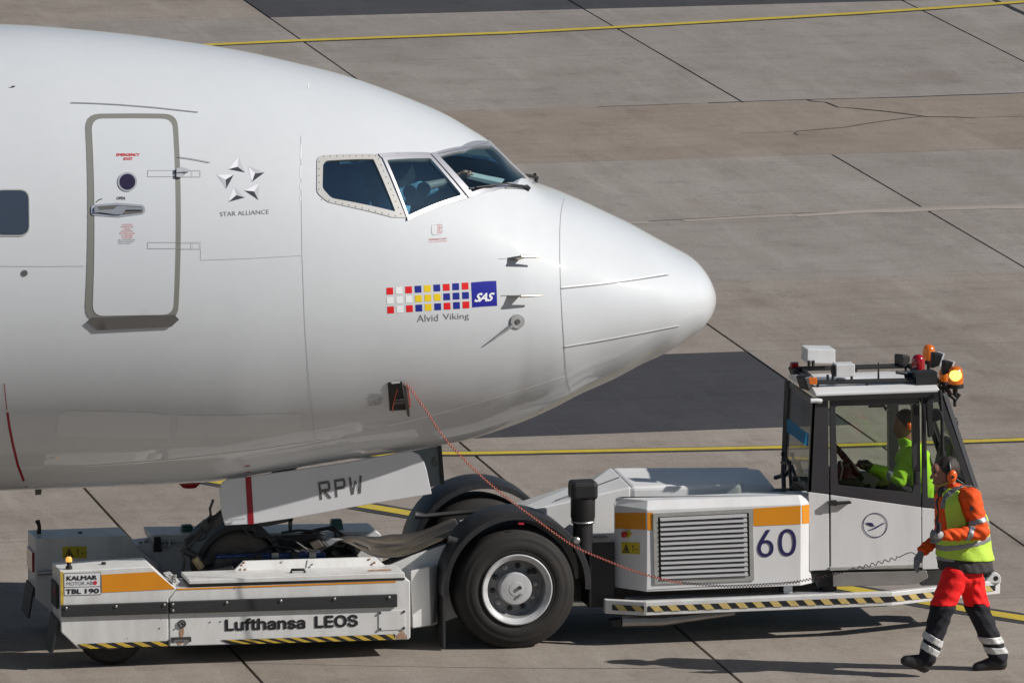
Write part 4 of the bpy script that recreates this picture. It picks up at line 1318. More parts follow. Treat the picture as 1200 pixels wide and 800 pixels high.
# ---- far side arm: same two boxes, seen from within
YF = .30
mF = yplane(YF)
b = MB(); b.px([(41.5, 631), (148.7, 627.4), (166, 645.7), (186, 662), (188, 718), (62, 717.5), (41.5, 701)], YF, YF + .42)
ft = b.build("tail_box", M['grey'], tug, bev=.008)
ft.data.materials[0] = M['white']
warn_label(ft, [(73, 640.2), (101.3, 639.6), (101.5, 653.2), (73.2, 653.8)], mF)
b = MB(); p = P(45.5, 623, y=YF + .25)
b.tube([p + (0, 0, -.03), p + (.005, 0, .05), p + (-.012, 0, .1)], [.022, .016, .022], 10); b.build("marker_lamp", M['cable'], ft, smooth=True)
b = MB(); b.lathe([(.02, -.01), (.02, .012), (0, .015)], P(94, 624.6, y=YF + .2), (0, 0, 1), 12); b.build("filler_cap", M['cable'], ft)
xF = P(41.5, 650, y=YF)[0]
b = MB(); b.box((xF - .02, YF + .06, .55), (xF - .001, YF + .36, .72)); b.build("tail_lamp", M['redlens'], ft, bev=.004)
b = MB(); b.loft([(xF - .004, YF + .02, .42), (xF - .004, YF + .40, .42), (xF - .02, YF + .40, .42), (xF - .02, YF + .02, .42)],
                 [(xF - .05, YF + .02, .16), (xF - .05, YF + .40, .16), (xF - .066, YF + .40, .16), (xF - .066, YF + .02, .16)]); b.build("mud_flap", M['black'], ft)
b = MB(); b.tube(pts_px([(44, 671.6), (62, 670.6)], YF - .03), .018, 8); b.build("grab_handle", M['steel'], ft, smooth=True)
b = MB(); b.px([(183, 636), (447, 627), (450, 700), (186, 708)], YF + .04, YF + .42); fdk = b.build("deck_box", M['white'], tug, bev=.008)
b = MB(); b.px([(176.8, 626.5), (441, 622), (446, 625.5), (446, 631), (179, 636)], YF, YF + .40); fl_ = b.build("deck_lid", M['white'], fdk, bev=.008)
b = MB(); b.px([(181, 629.5), (188, 629), (190, 646), (181, 646.8)], YF - .03, YF + .03); b.build("lid_latch", M['cable'], fdk)
b = MB(); b.tube(pts_px([(193, 632), (195, 641), (198, 641), (200, 631.5)], YF - .012), .008, 6); b.build("lid_handle", M['steel'], fdk)
for q in ((219, 621), (394, 614.5)):
    b = MB(); p = P(*q, y=YF + .15)
    b.loft([p + (-.06, -.05, -.05), p + (.06, -.05, -.05), p + (.06, .05, -.05), p + (-.06, .05, -.05)], [p + (-.045, -.04, .05), p + (.045, -.04, .05), p + (.045, .04, .05), p + (-.045, .04, .05)])
    b.build("position_lamp", M['green'], fdk, bev=.012)
b = MB()
for q in ((165, 638), (171, 636.5), (173, 640)):
    b.lathe([(.016, -.01), (.016, .03), (0, .034)], P(*q, y=YF + .15), (0, 0, 1), 8)
b.build("hinge_bolts", M['steel'], ft)["kind"] = "stuff"
b = MB(); b.px([(150, 640), (186, 636), (187, 690), (160, 700)], YF + .06, YF + .36); b.build("hinge_block", M['white'], ft)

# ---- cradle between the arms
b = MB()
b.box((P(205, 700, y=-.8)[0], -.80, .18), (P(470, 700, y=-.8)[0], .30, .26))
b.build("cradle_floor", M['darksteel'], tug)
b = MB()   # blue clamp beam
A0, A1 = P(254, 652.5, y=-.62), P(382, 649.5, y=-.62)
b.prism([A0 + (0, 0, -.045), A1 + (0, 0, -.03), A1 + (0, 0, .012), A0 + (0, 0, .012)], (0, .1, 0))
bl = b.build("clamp_beam", M['blue'], tug, bev=.01)
b = MB(); b.px([(252, 655), (300, 652), (300, 668), (252, 672)], -.66, -.58)
b.px([(230, 672), (272, 660), (276, 672), (236, 676)], -.68, -.60)
b.build("clamp_arm", M['darksteel'], tug, bev=.01)
b = MB()   # dark wheel stop in front of the nose gear
b.loft(pts_px([(312, 641), (328, 627), (372, 626), (392, 645), (392, 660), (312, 660)], -.35), pts_px([(322, 636), (335, 624), (378, 622), (396, 640), (398, 655), (322, 655)], .25))
b.build("wheel_stop", M['cable'], tug, bev=.02)
b = MB(); b.tube([P(310, 652, y=-.4) + (.0, 0, 0), P(330, 645, y=-.4), P(355, 644.5, y=-.4), P(380, 650, y=-.4)], .035, 8); b.build("stop_roller", M['tyre'], tug, smooth=True)
b = MB(); b.loft(pts_px([(372, 629), (408, 632), (420, 650), (390, 652)], -.3), pts_px([(378, 624), (410, 627), (424, 645), (396, 647)], .22)); b.build("stop_hinge", M['grey'], tug, bev=.01)
b = MB(); b.tube(pts_px([(352, 626), (372, 620.5), (390, 617.5), (396, 622)], -.1), .016, 6)
b.tube(pts_px([(392, 621), (394, 630), (402, 636)], -.15), .012, 6); b.tube(pts_px([(384, 618.5), (398, 624), (408, 632)], -.12), .014, 6)
b.build("hydraulic_hose", M['cable'], tug, smooth=True)
b = MB()
for pts_, r_ in (([(300, 648), (318, 640), (338, 642), (352, 648)], .014), ([(318, 636), (330, 630), (346, 634), (360, 644)], .012), ([(376, 646), (388, 640), (402, 643), (414, 650)], .013),
                 ([(330, 624), (350, 621), (368, 622), (380, 626)], .012), ([(404, 640), (416, 636), (430, 640), (436, 648)], .010), ([(240, 664), (256, 658), (270, 660), (284, 656)], .012)):
    b.tube(pts_px(pts_, -.5), r_, 6)
ho = b.build("hydraulic_hoses", M['cable'], tug, smooth=True); ho["kind"] = "stuff"
for k, q in enumerate(((303, 652), (322, 650.5), (345, 650), (366, 649.5))):
    b = MB(); p = P(*q, y=-.64); b.box(p - (.03, .02, .02), p + (.03, .02, .024)); b.build("beam_clip", M['steel'] if k % 2 else M['darksteel'], bl)
b = MB(); b.px([(362, 636), (374, 632), (380, 640), (368, 645)], -.42, -.36); b.build("stop_pad", M['mat'], tug, bev=.008)
b = MB(); b.px([(392, 652), (412, 648), (424, 655), (424, 662), (392, 662)], -.6, -.2); b.build("cradle_hinge", M['darksteel'], tug, bev=.01)
# worn rubber apron running from the cradle up on to the neck
near = [(398, 640), (410, 643), (420, 649), (440, 656), (458, 656), (472, 653), (490, 648), (510, 640), (526, 634.5), (543, 626)]
far_ = [(388, 634), (404, 630), (417, 628), (430, 632.5), (443, 631.5), (460, 633), (478, 633), (496, 626), (514, 618), (534, 609)]
b = MB(); V = []
for (n_, f_) in zip(near, far_):
    A, B_ = P(*n_, y=-.76) + (0, 0, .02), P(*f_, y=.12) + (0, 0, .02)
    for k in range(9):
        t = k / 8
        q = A + (B_ - A) * t
        q[2] += (.020 * math.sin(t * 9 + n_[0] * .05) + .014 * math.sin(t * 21 + n_[0] * .21) + RNG.uniform(-.012, .012)) * (1 if n_[0] < 505 else .15)
        V.append(q)
F = [(i * 9 + k, i * 9 + k + 1, i * 9 + 10 + k, i * 9 + 9 + k) for i in range(len(near) - 1) for k in range(8)]
b.add(V, F)
ra = b.build("rubber_apron", M['mat'], tug, smooth=True, angle=180)
ra.modifiers.new("thick", 'SOLIDIFY').thickness = .02
sb = ra.modifiers.new("sub", 'SUBSURF'); sb.levels = sb.render_levels = 2
b = MB(); b.loft([P(526, 611, y=.12), P(534, 606.5, y=.12), P(535, 609, y=.12), P(527, 613.5, y=.12)], [P(543, 621.5, y=-.5), P(549, 618, y=-.5), P(550, 621, y=-.5), P(544, 624.5, y=-.5)]); b.build("apron_clamp", M['darksteel'], tug)

# ---- neck: the chassis that climbs from the cradle to the bonnet
yN1, yN2 = -.74, .25
b = MB()
b.px([(452, 664), (482, 651), (526, 636.2), (545, 627), (560, 621), (560, 715), (506, 733), (483, 736), (470, 720), (470, 672)], yN1, -.5)
neck = b.build("chassis_neck", M['white'], tug, bev=.01)
b = MB()
b.loft(pts_px([(480.9, 668.5), (503, 663.4), (505, 732), (483.4, 736)], -.93), pts_px([(490, 664), (516, 660), (512, 728), (492, 731)], yN1 + .02))
b.build("chassis_corner", M['white'], tug, bev=.008)
b = MB()
Nn = [(532, 618.5), (590, 601), (660, 588.8), (739, 569.8)]
# top deck and side as lofted skins
A_near = [P(538, 622, y=-.62), P(590, 603.5, y=-.62), P(660, 588.5, y=-.62), P(739, 570.2, y=-.62)]
A_far = [P(528, 612.5, y=.12), P(614, 586, y=.12), P(688, 562, y=.12), P(716, 547.3, y=.12)]
low = [np.array([p[0], p[1], .5]) for p in A_near]; lowf = [np.array([p[0], p[1], .5]) for p in A_far]
sec = []
for n_, f_, l_, lf_ in zip(A_near, A_far, low, lowf):
    sec += [l_, n_, f_, lf_]
b.add(sec, [(i * 4 + k, i * 4 + (k + 1) % 4, i * 4 + 4 + (k + 1) % 4, i * 4 + 4 + k) for i in range(3) for k in range(4)] + [(0, 1, 2, 3), (12, 15, 14, 13)])
b.build("bonnet_slope", M['hood'], tug, bev=.012)
decal("panel_gap", [(650, 586.3), (726, 558.6), (726.4, 559.6), (650, 587.3)], PlaneMap(A_near[2], np.cross(A_near[3] - A_near[2], A_far[3] - A_near[2])), M['seam'], neck, .004)
b = MB()
z0 = P(739, 570.2, y=-.62); z1 = P(868, 566, y=-.62); zf0 = P(716, 547.3, y=.12); zf1 = P(880, 546.6, y=.12)
def hexa(n0, n1, f0, f1, zb):
    d = lambda p: np.array([p[0], p[1], zb])
    m = MB(); m.add([n0, n1, f1, f0, d(n0), d(n1), d(f1), d(f0)], [(0, 1, 2, 3), (7, 6, 5, 4), (0, 4, 5, 1), (1, 5, 6, 2), (2, 6, 7, 3), (3, 7, 4, 0)])
    return m
hexa(z0, z1, zf0, zf1, .55).build("bonnet", M['hood'], tug, bev=.035, seg=3)
h2n0, h2n1 = P(866, 566.5, y=-.56), P(909, 570, y=-.56); h2f0, h2f1 = P(872, 547.5, y=.12), P(892, 549, y=.12)
hexa(h2n0, h2n1, h2f0, h2f1, .55).build("bonnet_end", M['hood'], tug, bev=.04, seg=3)
b = MB(); b.box((P(905, 570, y=-.3)[0], -.95, .9), (P(950, 570, y=-.3)[0], -.1, 1.12)); b.build("scuttle", M['cable'], tug)

# ---- big drive wheels
def drive_wheel(y, near):
    s = -1 if near else 1
    c = np.array([0.005, y, .512])
    b = MB()
    prof = [(.30, s * .20), (.325, s * .213), (.33, s * .209), (.345, s * .217), (.40, s * .222), (.405, s * .218), (.43, s * .219), (.455, s * .213), (.46, s * .207), (.478, s * .205), (.503, s * .186), (.508, s * .178), (.522, s * .15), (.528, s * .10), (.516, s * .098), (.516, s * .085), (.530, s * .083), (.531, 0), (.525, -s * .13), (.505, -s * .185), (.46, -s * .212), (.40, -s * .222), (.30, -s * .2)]
    b.lathe(prof, c, (0, 1, 0), 72, 0)
    w = b.build("drive_wheel", M['tyre'], tug, smooth=True, angle=60)
    r = MB()
    r.lathe([(.302, s * .205), (.305, s * .224), (.296, s * .229), (.262, s * .214), (.252, s * .20)], c, (0, 1, 0), 64, 0)
    r.lathe([(.252, s * .20), (.246, s * .13), (.238, s * .085), (.222, s * .075), (.15, s * .085), (.14, s * .085)], c, (0, 1, 0), 64, 1)
    rim = r.build("rim", [M['rim'], M['disc']], w, smooth=True, angle=45)
    h = MB()
    h.lathe([(.142, s * .03), (.142, s * .165), (.132, s * .18), (.09, s * .186), (.062, s * .186), (.060, s * .189), (.0, s * .190)], c, (0, 1, 0), 40)
    h.build("hub", M['hub'] if not near else M['rim'], w, smooth=True, angle=40)
    if near:
        for k in range(10):
            a = 2 * PI * k / 10 + .12
            p = c + np.array([math.cos(a) * .185, s * .08, math.sin(a) * .185])
            nb = MB(); nb.lathe([(.024, 0), (.024, -.012), (.017, -.014), (.016, -.034), (.008, -.036), (.008, -.05), (0, -.05)], p, (0, 1, 0), 8)
            nb.build("wheel_nut", M['darksteel'] if k % 3 else M['steel'], w)
        for (dx, dz, rr) in ((.028, .012, .016), (.038, -.05, .013)):
            nb = MB(); nb.lathe([(rr, 0), (rr, -.012), (0, -.012)], c + np.array([dx, -.194, dz]), (0, 1, 0), 10)
            nb.build("hub_plug", M['darksteel'] if dz > 0 else M['grey'], w)
        nb = MB(); nb.lathe([(.028, 0), (.028, -.01), (0, -.01)], c + np.array([.175, -.082, .13]), (0, 1, 0), 12)
        nb.build("hand_hole", M['cable'], w)
    return w
drive_wheel(-.84, True)
drive_wheel(.62, False)

def fender(y0, y1, a0, a1, cx, cz, R):
    b = MB(); n = 34; V = []
    for i in range(n + 1):
        a = math.radians(a0 + (a1 - a0) * i / n)
        e = np.array([math.cos(a), 0, math.sin(a)])
        c = np.array([cx, 0, cz])
        for (rr, yy) in ((R, y1), (R, y0 + .02), (R - .012, y0), (R - .055, y0 - .006), (R - .058, y0 + .012), (R - .02, y0 + .03), (R - .02, y1)):
            V.append(c + e * rr + np.array([0, yy, 0]))
    k = 7
    F = [(i * k + j, i * k + (j + 1) % k, (i + 1) * k + (j + 1) % k, (i + 1) * k + j) for i in range(n) for j in range(k)]
    F += [tuple(range(k)), tuple(n * k + j for j in range(k - 1, -1, -1))]
    b.add(V, F)
    return b
f1_ = fender(-1.06, -.62, 184, -3, .005, .525, .645).build("fender", M['fender'], tug, smooth=True, angle=35)
f2_ = fender(.42, .86, 184, -3, .02, .525, .645).build("fender", M['fender'], tug, smooth=True, angle=35)
b = MB(); b.tube([P(525, 631.5, y=-.98), P(539, 635, y=-1.0)], [.034, .028], 10); b.build("fender_stay", M['darksteel'], f1_, smooth=True)
b = MB(); b.tube([P(486, 603, y=.3), P(498, 604.5, y=.3), P(566, 598, y=.2)], [.034, .022, .022], 10); b.build("fender_stay", M['darksteel'], f2_, smooth=True)
b = MB(); p = P(675, 632.5, y=-1.04); b.lathe([(.03, 0), (.03, -.03), (.018, -.04), (0, -.04)], p, (0, 1, 0), 12); b.build("fender_bolt", M['steel'], f1_, smooth=True, angle=40)
decal("fender_label", [(607.5, 612), (614, 612.2), (614, 614.4), (607.5, 614)], yplane(-1.07), M['reddot'], f1_, .002)
b = MB(); b.box((-.62, -1.0, .02), (-.6, -.64, .5)); b.build("mud_flap", M['black'], f1_)
b = MB(); b.tube([(-.1, -.64, .53), (-.1, .42, .53)], .12, 12); b.box((-.5, -.6, .3), (2.9, .35, .62)); b.build("chassis_frame", M['darksteel'], tug)
b = MB(); b.box((P(690, 660, y=-.9)[0], -.9, .30), (P(720, 660, y=-.9)[0], .1, .86)); b.build("side_plate", M['cable'], tug, bev=.01)

# ---- air intake
b = MB(); c = P(683, 640, y=-.86)
c = np.array([c[0], -.86, 0]); zt0 = P(683, 612, y=-.86)[2]; zt1 = P(683, 583, y=-.86)[2]; zt2 = P(683, 562.5, y=-.86)[2]
b.lathe([(.085, zt0 - .25), (.085, zt0 - .01), (.098, zt0), (.098, zt0 + .03), (.105, zt0 + .05), (.105, zt1)], c, (0, 0, 1), 24)
pre = b.build("air_intake", M['cable'], tug, smooth=True, angle=35)
b = MB(); b.box((c[0] - .115, c[1] - .1, zt1 - .01), (c[0] + .115, c[1] + .1, zt2)); b.build("intake_cap", M['cable'], pre, bev=.035, seg=3)
b = MB(); b.lathe([(.100, zt0 + .005), (.104, zt0 + .012), (.100, zt0 + .02)], c, (0, 0, 1), 24); b.build("hose_clip", M['steel'], pre)

# ---- engine box with the louvre
YE = -1.08
dch = .20
zb_l, zt_l = P(757.8, 694.3, y=YE)[2], P(757.8, 589.5, y=YE)[2]
zt_r = P(938, 581.8, y=YE)[2]; zb_r = P(938, 684.6, y=YE)[2]
xa, xb = P(757.8, 640, y=YE)[0], P(938.5, 640, y=YE)[0]
xa0 = P(720, 640, y=YE + .26)[0]; xb0 = P(956.5, 640, y=YE + .12)[0]
ztm = (zt_l + zt_r) / 2; zbm = (zb_l + zb_r) / 2
pl = [(xa0, YE + .26), (xa, YE), (xb, YE), (xb0, YE + .12), (xb0, -.80), (xa0, -.80)]
b = MB()
ins_ = [(xa0 + .02, YE + .30), (xa + .03, YE + .09), (xb - .01, YE + .07), (xb0 - .02, YE + .16), (xb0 - .02, -.815), (xa0 + .02, -.815)]
b.add([(x, y, zbm) for x, y in pl] + [(x, y, ztm - .06) for x, y in pl] + [(x, y, ztm + .005) for x, y in ins_],
      [tuple(range(5, -1, -1))] + [(i, (i + 1) % 6, 6 + (i + 1) % 6, 6 + i) for i in range(6)] + [(6 + i, 6 + (i + 1) % 6, 12 + (i + 1) % 6, 12 + i) for i in range(6)] + [tuple(range(12, 18))])
eng = b.build("engine_box", M['white_clean'], tug, bev=.014, seg=3)
mE = yplane(YE)
mL = PlaneMap((xa, YE, 1), np.cross((xa - xa0, -.26, 0), (0, 0, 1)))
mRr = PlaneMap((xb, YE, 1), np.cross((xb0 - xb, .12, 0), (0, 0, 1)))
decal("orange_band", [(720.8, 600.5), (757.2, 600.2), (757.2, 620.3), (721, 618.6)], mL, M['orange'], eng)
decal("orange_band", [(758.6, 600.2), (764.5, 599.9), (764.5, 621), (758.6, 620.4)], mE, M['orange'], eng)
decal("orange_band", [(882.6, 595.4), (938, 592), (938.2, 613.6), (882.9, 616)], mE, M['orange'], eng)
decal("orange_band", [(939.6, 591.8), (954.8, 590), (955.2, 611.6), (939.8, 613.4)], mRr, M['orange'], eng)
warn_label(eng, [(728.4, 634.6), (749.8, 635.2), (750, 649), (728.6, 648)], mL)
p = mL(737, 625, 0); b = MB()
b.lathe([(.034, -.004), (.034, .02), (.03, .022), (0, .022)], p, mL.n, 4, 0); b.build("stop_button_box", M['label'], eng)
b = MB(); b.lathe([(.018, .02), (.018, .035), (.027, .038), (.027, .052), (.02, .058), (0, .06)], mL(735, 625, 0), mL.n, 14); b.build("stop_button", M['red'], eng, smooth=True, angle=40)
# louvre: recessed frame and thirteen slats
fo = [(765, 601), (881.6, 595.4), (883.6, 679.4), (766.8, 683.8)]
fi = [(770.6, 605.2), (877.2, 600.2), (878.6, 674.6), (772, 678.6)]
V = [mE(*q, .012) for q in fo] + [mE(*q, .012) for q in fi] + [mE(*q, -.0005) for q in fo] + [mE(*q, .0008) for q in fi]
b = MB(); b.add(V, [(i, (i + 1) % 4, 4 + (i + 1) % 4, 4 + i) for i in range(4)] + [(i, 8 + i, 8 + (i + 1) % 4, (i + 1) % 4) for i in range(4)] + [(4 + i, 4 + (i + 1) % 4, 12 + (i + 1) % 4, 12 + i) for i in range(4)])
lou = b.build("louvre_frame", M['frame'], eng)
mesh_ob("louvre_backing", [mE(*q, .001) for q in fi], [(0, 1, 2, 3)], M['cable'], lou)
NS = 13
for k in range(NS):
    t0, t1 = (k + .12) / NS, (k + .80) / NS
    fI = [np.array(q) for q in fi]
    L0, L1 = fI[0] + (fI[3] - fI[0]) * t0, fI[0] + (fI[3] - fI[0]) * t1
    R0, R1 = fI[1] + (fI[2] - fI[1]) * t0, fI[1] + (fI[2] - fI[1]) * t1
    L0[0] += 2.5; L1[0] += 2.5; R0[0] -= 2.5; R1[0] -= 2.5
    b = MB(); A = [mE(*L0, .006), mE(*R0, .006), mE(*R1, .026), mE(*L1, .026)]
    b.prism(A, (0, .004, -.002)); b.build("louvre_slat", M['slat'], lou)
lettering("fleet_number", "60", [(887.4, 620.2), (932.8, 619.0), (933, 650.6), (887.8, 652.6)], mE, M['navy'], eng, .004, bold=.004)
decal("box_foot_seam", [(759, 690.5), (938, 680.6), (938, 681.4), (759, 691.3)], mE, M['greytext'], eng, .001)

# ---- outrigger bumper
b = MB()
bz0, bz1 = .300, .405
xs0, xs1 = P(756, 720, y=YB)[0], P(1044, 710, y=YB)[0]
pf = [P(712, 719.5, y=YB + .16), P(756, 720, y=YB), P(1044, 710.3, y=YB)]
xr, yr = P(1172, 698.8, y=YB + .33)[0], YB + .33
zlow = np.mean([p[2] for p in pf[1:]])
zhi = zlow + .118
line = [(pf[0][0] - .02, YB + .16), (xs0, YB), (xs1, YB), (xr, yr)]
zup = lambda i: zhi
segs = [(0, 1), (1, 2), (2, 3)]
bump = None
for i, (a_, c_) in enumerate(segs):
    A, C_ = line[a_], line[c_]
    b = MB()
    th = .07
    b.prism([(A[0], A[1], zlow), (C_[0], C_[1], zlow), (C_[0], C_[1], zhi), (A[0], A[1], zhi)], (0, th, 0))
    o = b.build("bumper_bar", M['white'], tug, bev=.006)
    n = np.cross((C_[0] - A[0], C_[1] - A[1], 0), (0, 0, 1))
    mp = PlaneMap((A[0], A[1], .35), n)
    hz0, hz1 = zlow + .033, zlow + .082
    cnt = (2.6, 19, 8.6)[i]
    # stripes as separate sheets, built in the plane of the bar
    Lx = math.hypot(C_[0] - A[0], C_[1] - A[1]); d = np.array([(C_[0] - A[0]) / Lx, (C_[1] - A[1]) / Lx, 0]); a0 = np.array([A[0], A[1], 0])
    if i == 0: rngx = (.06, Lx - .01)
    elif i == 1: rngx = (.02, Lx)
    else: rngx = (0, Lx - .05)
    nn = mp.n * .004
    V = [a0 + d * rngx[0] + (0, 0, hz0), a0 + d * rngx[1] + (0, 0, hz0), a0 + d * rngx[1] + (0, 0, hz1), a0 + d * rngx[0] + (0, 0, hz1)]
    st = mesh_ob("hazard_strip", [v + nn for v in V], [(0, 1, 2, 3)], M['ink'], o)
    pitch = .148
    s = rngx[0] + .02
    while s + .09 < rngx[1]:
        q = [a0 + d * (s + .045) + (0, 0, hz0), a0 + d * (s + .12) + (0, 0, hz0), a0 + d * (s + .075) + (0, 0, hz1), a0 + d * s + (0, 0, hz1)]
        mesh_ob("hazard_stripe", [v + nn * 1.6 for v in q], [(0, 1, 2, 3)], M['tan'], o)
        s += pitch
b = MB()   # tread plate between bumper and chassis
b.prism([(xs0 + .02, YB + .06, zhi - .03), (P(985, 690, y=-1)[0], YB + .06, zhi - .03), (P(960, 690, y=-.8)[0], YB + .34, zhi - .03), (xs0 - .1, YB + .34, zhi - .03)], (0, 0, .015)); b.build("step_plate", M['grey'], tug)
b = MB()
for q in (880, 915, 962):
    x_ = P(q, 695, y=YB + .3)[0]; b.box((x_, YB + .3, zhi - .02), (x_ + .07, YB + .37, zbm + .02))
b.build("box_foot", M['darksteel'], tug)["kind"] = "stuff"
b = MB(); x_ = P(918, 690, y=YB + .2)[0]; b.box((x_, YB + .18, zhi - .01), (x_ + .075, YB + .2, zbm - .01)); b.build("inspection_tag", M['sign'], tug)
b = MB(); b.tube([P(728, 727.5, y=YB + .25), P(775, 727, y=YB + .25), P(860, 717, y=YB + .3)], [.055, .05, .03], 10); b.build("exhaust_pipe", M['steel'], tug, smooth=True)
b = MB(); b.px([(715, 727), (728, 725), (728, 734), (718, 734)], YB + .2, YB + .3); b.build("pipe_end", M['cable'], tug)
# hitch plate at the front end
b = MB(); yy = yr - .03
A = [(1151, 683.5), (1154, 681), (1163.2, 671.6), (1167, 670.4), (1171.3, 672.8), (1173.2, 677), (1173, 683)]
b.px(A, yy, yy + .05); hp = b.build("hitch_plate", M['white'], tug, bev=.006)
decal("hitch_hole", ring(1167, 677.2, 2.9, 14), yplane(yy), M['cable'], hp, .002)  # flat black disc standing in for the dark of an open hole
b = MB(); b.tube([P(1146, 662, y=yr + .1), P(1161, 673, y=yr + .04)], .055, 8); b.build("hitch_strut", M['darksteel'], tug)

# ---- cab
YK, YKF = -1.02, -.12
mC = yplane(YK)
zc_ = lambda px, py, y=YK: P(px, py, y=y)[2]
def cx(px, y=YK, py=560): return P(px, py, y=y)[0]
zr = zc_(1020, 463.5)              # underside of the roof edge
z_sill = zc_(1020, 668)
# corner posts and skins of the near side, with the slanted dark/white border
cab = None
fr_t, fr_b = P(952, 469.5, y=YK), P(946.8, 577, y=YK)
def panel(name, poly, m, y0=YK, th=.03, par=None, bev=.004):
    b = MB(); b.px(poly, y0, y0 + th)
    return b.build(name, m, par or tug, bev=bev)
panel("cab_pillar", [(952.2, 466), (970.6, 464.8), (971.6, 578.6), (947, 575.8)], M['cabdark'])
panel("cab_lower_panel", [(947.5, 576.4), (971.4, 579.2), (971.9, 667.5), (948.5, 668.5)], M['white_clean'])
lw = panel("cab_lower_panel", [(1080.4, 594.6), (1143, 601), (1147, 664), (1081, 667)], M['white_clean'])
# door: frame (dark), lower (white), pane, handle
dr = thing("cab_door_tmp", (0, 0, 0), "x", "x"); bpy.data.objects.remove(dr)
def ring_panel(name, outer, inner, m, y0, th, par, bev=.004):
    A = [P(a, c, y=y0) for a, c in outer]; B_ = [P(a, c, y=y0) for a, c in inner]
    n = len(A); d = np.array([0, th, 0])
    V = A + B_ + [v + d for v in A] + [v + d for v in B_]
    F = []
    for i in range(n):
        j = (i + 1) % n
        F += [(i, j, n + j, n + i), (2 * n + i, 3 * n + i, 3 * n + j, 2 * n + j), (i, 2 * n + i, 2 * n + j, j), (n + i, n + j, 3 * n + j, 3 * n + i)]
    m_ = MB().add(V, F)
    return m_.build(name, m, par, bev=bev)
rr = lambda c, r: round_rect(c, r, 4)
do = rr([(973, 464.6), (1077.6, 464.2), (1079.4, 593.6), (973.4, 579)], .6)
di = rr([(978.8, 475.6), (1068.4, 474), (1070.4, 577.6), (982, 568.5)], 4)
door_c = ring_panel("cab_door", do, di, M['cabdark'], YK - .004, .035, tug)
panel("door_lower_panel", [(973.4, 579.6), (1079.4, 594.2), (1079.9, 662.8), (973.6, 666.4)], M['white_clean'], YK - .004, .035, door_c)
mesh_ob("pane", [P(a, c, y=YK + .015) for a, c in di], [tuple(range(len(di)))], M['cabglass'], door_c)
b = MB(); b.px(rr([(972.5, 586.5), (981, 586.2), (982, 588), (997.6, 587.2), (998, 590), (982, 591), (980, 592.6), (972.6, 592)], 1), YK - .05, YK - .005); b.build("door_handle", M['cable'], door_c, bev=.006)
for q in (480, 560):
    b = MB(); b.px([(1072.6, q - 7), (1077, q - 7), (1077, q + 7), (1072.6, q + 7)], YK - .025, YK - .003); b.build("door_hinge", M['cable'], door_c, bev=.004)
mD = yplane(YK - .004)
def ring_sheet(name, cx_, cy_, r0, r1, mp, m, par, off=.004, n=40):
    V = [mp(*q, off) for q in ring(cx_, cy_, r1, n)] + [mp(*q, off) for q in ring(cx_, cy_, r0, n)]
    return mesh_ob(name, V, [(i, (i + 1) % n, n + (i + 1) % n, n + i) for i in range(n)], m, par)
lg = ring_sheet("crane_emblem_ring", 1025.4, 615, 13.6, 14.6, mD, M['navy'], door_c)
em = lambda x, y: (930 + x / 6.665, 600 + y / 6.665)
for poly in ([(556, 80), (600, 80), (616, 84), (628, 104), (640, 110), (608, 108), (580, 98)],
             [(582, 138), (616, 126), (640, 112), (664, 100), (688, 86), (712, 80), (708, 88), (690, 96), (668, 110), (644, 124), (618, 134), (584, 143)]):
    decal("crane_emblem", [em(*q) for q in poly], mD, M['navy'], lg, .004)
# rear quarter: frame, window, slanted post
qo = [(1080.6, 464), (1103, 463), (1140, 567), (1143.5, 600), (1080.8, 593.8)]
qi = [(1085, 472), (1099.5, 471), (1130, 560), (1134, 585), (1087.5, 583)]
qr = ring_panel("quarter_window_frame", qo, qi, M['cabdark'], YK, .03, tug)
mesh_ob("pane", [P(a, c, y=YK + .014) for a, c in qi], [tuple(range(5))], M['cabglass'], qr)
# end post slanting from roof to waist, the far posts, the end wall below the glass
def post(name, a, c, r=.035, m='cabdark'):
    b = MB(); b.tube([a, c], r, 4); return b.build(name, M[m], tug, bev=.006)
post("cab_pillar", P(1104, 461, y=YK + .04), P(1142, 575, y=YK + .04), .045)
off = lambda p, dy: np.array([p[0], p[1] + dy, p[2]])
W_ = YKF - YK
post("cab_pillar", off(P(1104, 461, y=YK), W_), off(P(1142, 575, y=YK), W_), .04)
post("cab_pillar", off(P(952, 466, y=YK), W_), off(P(947.5, 577, y=YK), W_), .03)
# far side wall: window and post seen through the door glass
px_far = P(1047, 540, y=YKF)
b = MB(); b.px([(1041, 472), (1053, 472), (1053.5, 600), (1042, 600)], YKF - .03, YKF + .03); b.build("far_door_post", M['cabdark'], tug)
b = MB(); b.px([(938, 571), (1000, 566), (1006, 552), (1133, 548), (1140, 650), (938, 655)], YKF - .015, YKF + .015); b.build("far_side_panel", M['cabdark'], tug)
b = MB(); b.px([(938, 447), (1093, 443), (1093, 449), (938, 453)], YKF - .015, YKF + .015); b.build("far_side_rail", M['cabdark'], tug)
mesh_ob("far_side_pane", pts_px([(940, 453), (1042, 451), (1042, 571), (936, 571)], YKF), [(0, 1, 2, 3)], M['cabglass'], tug)
mesh_ob("far_side_pane", pts_px([(1053, 450), (1090, 449), (1128, 563), (1053, 566)], YKF), [(0, 1, 2, 3)], M['cabglass'], tug)
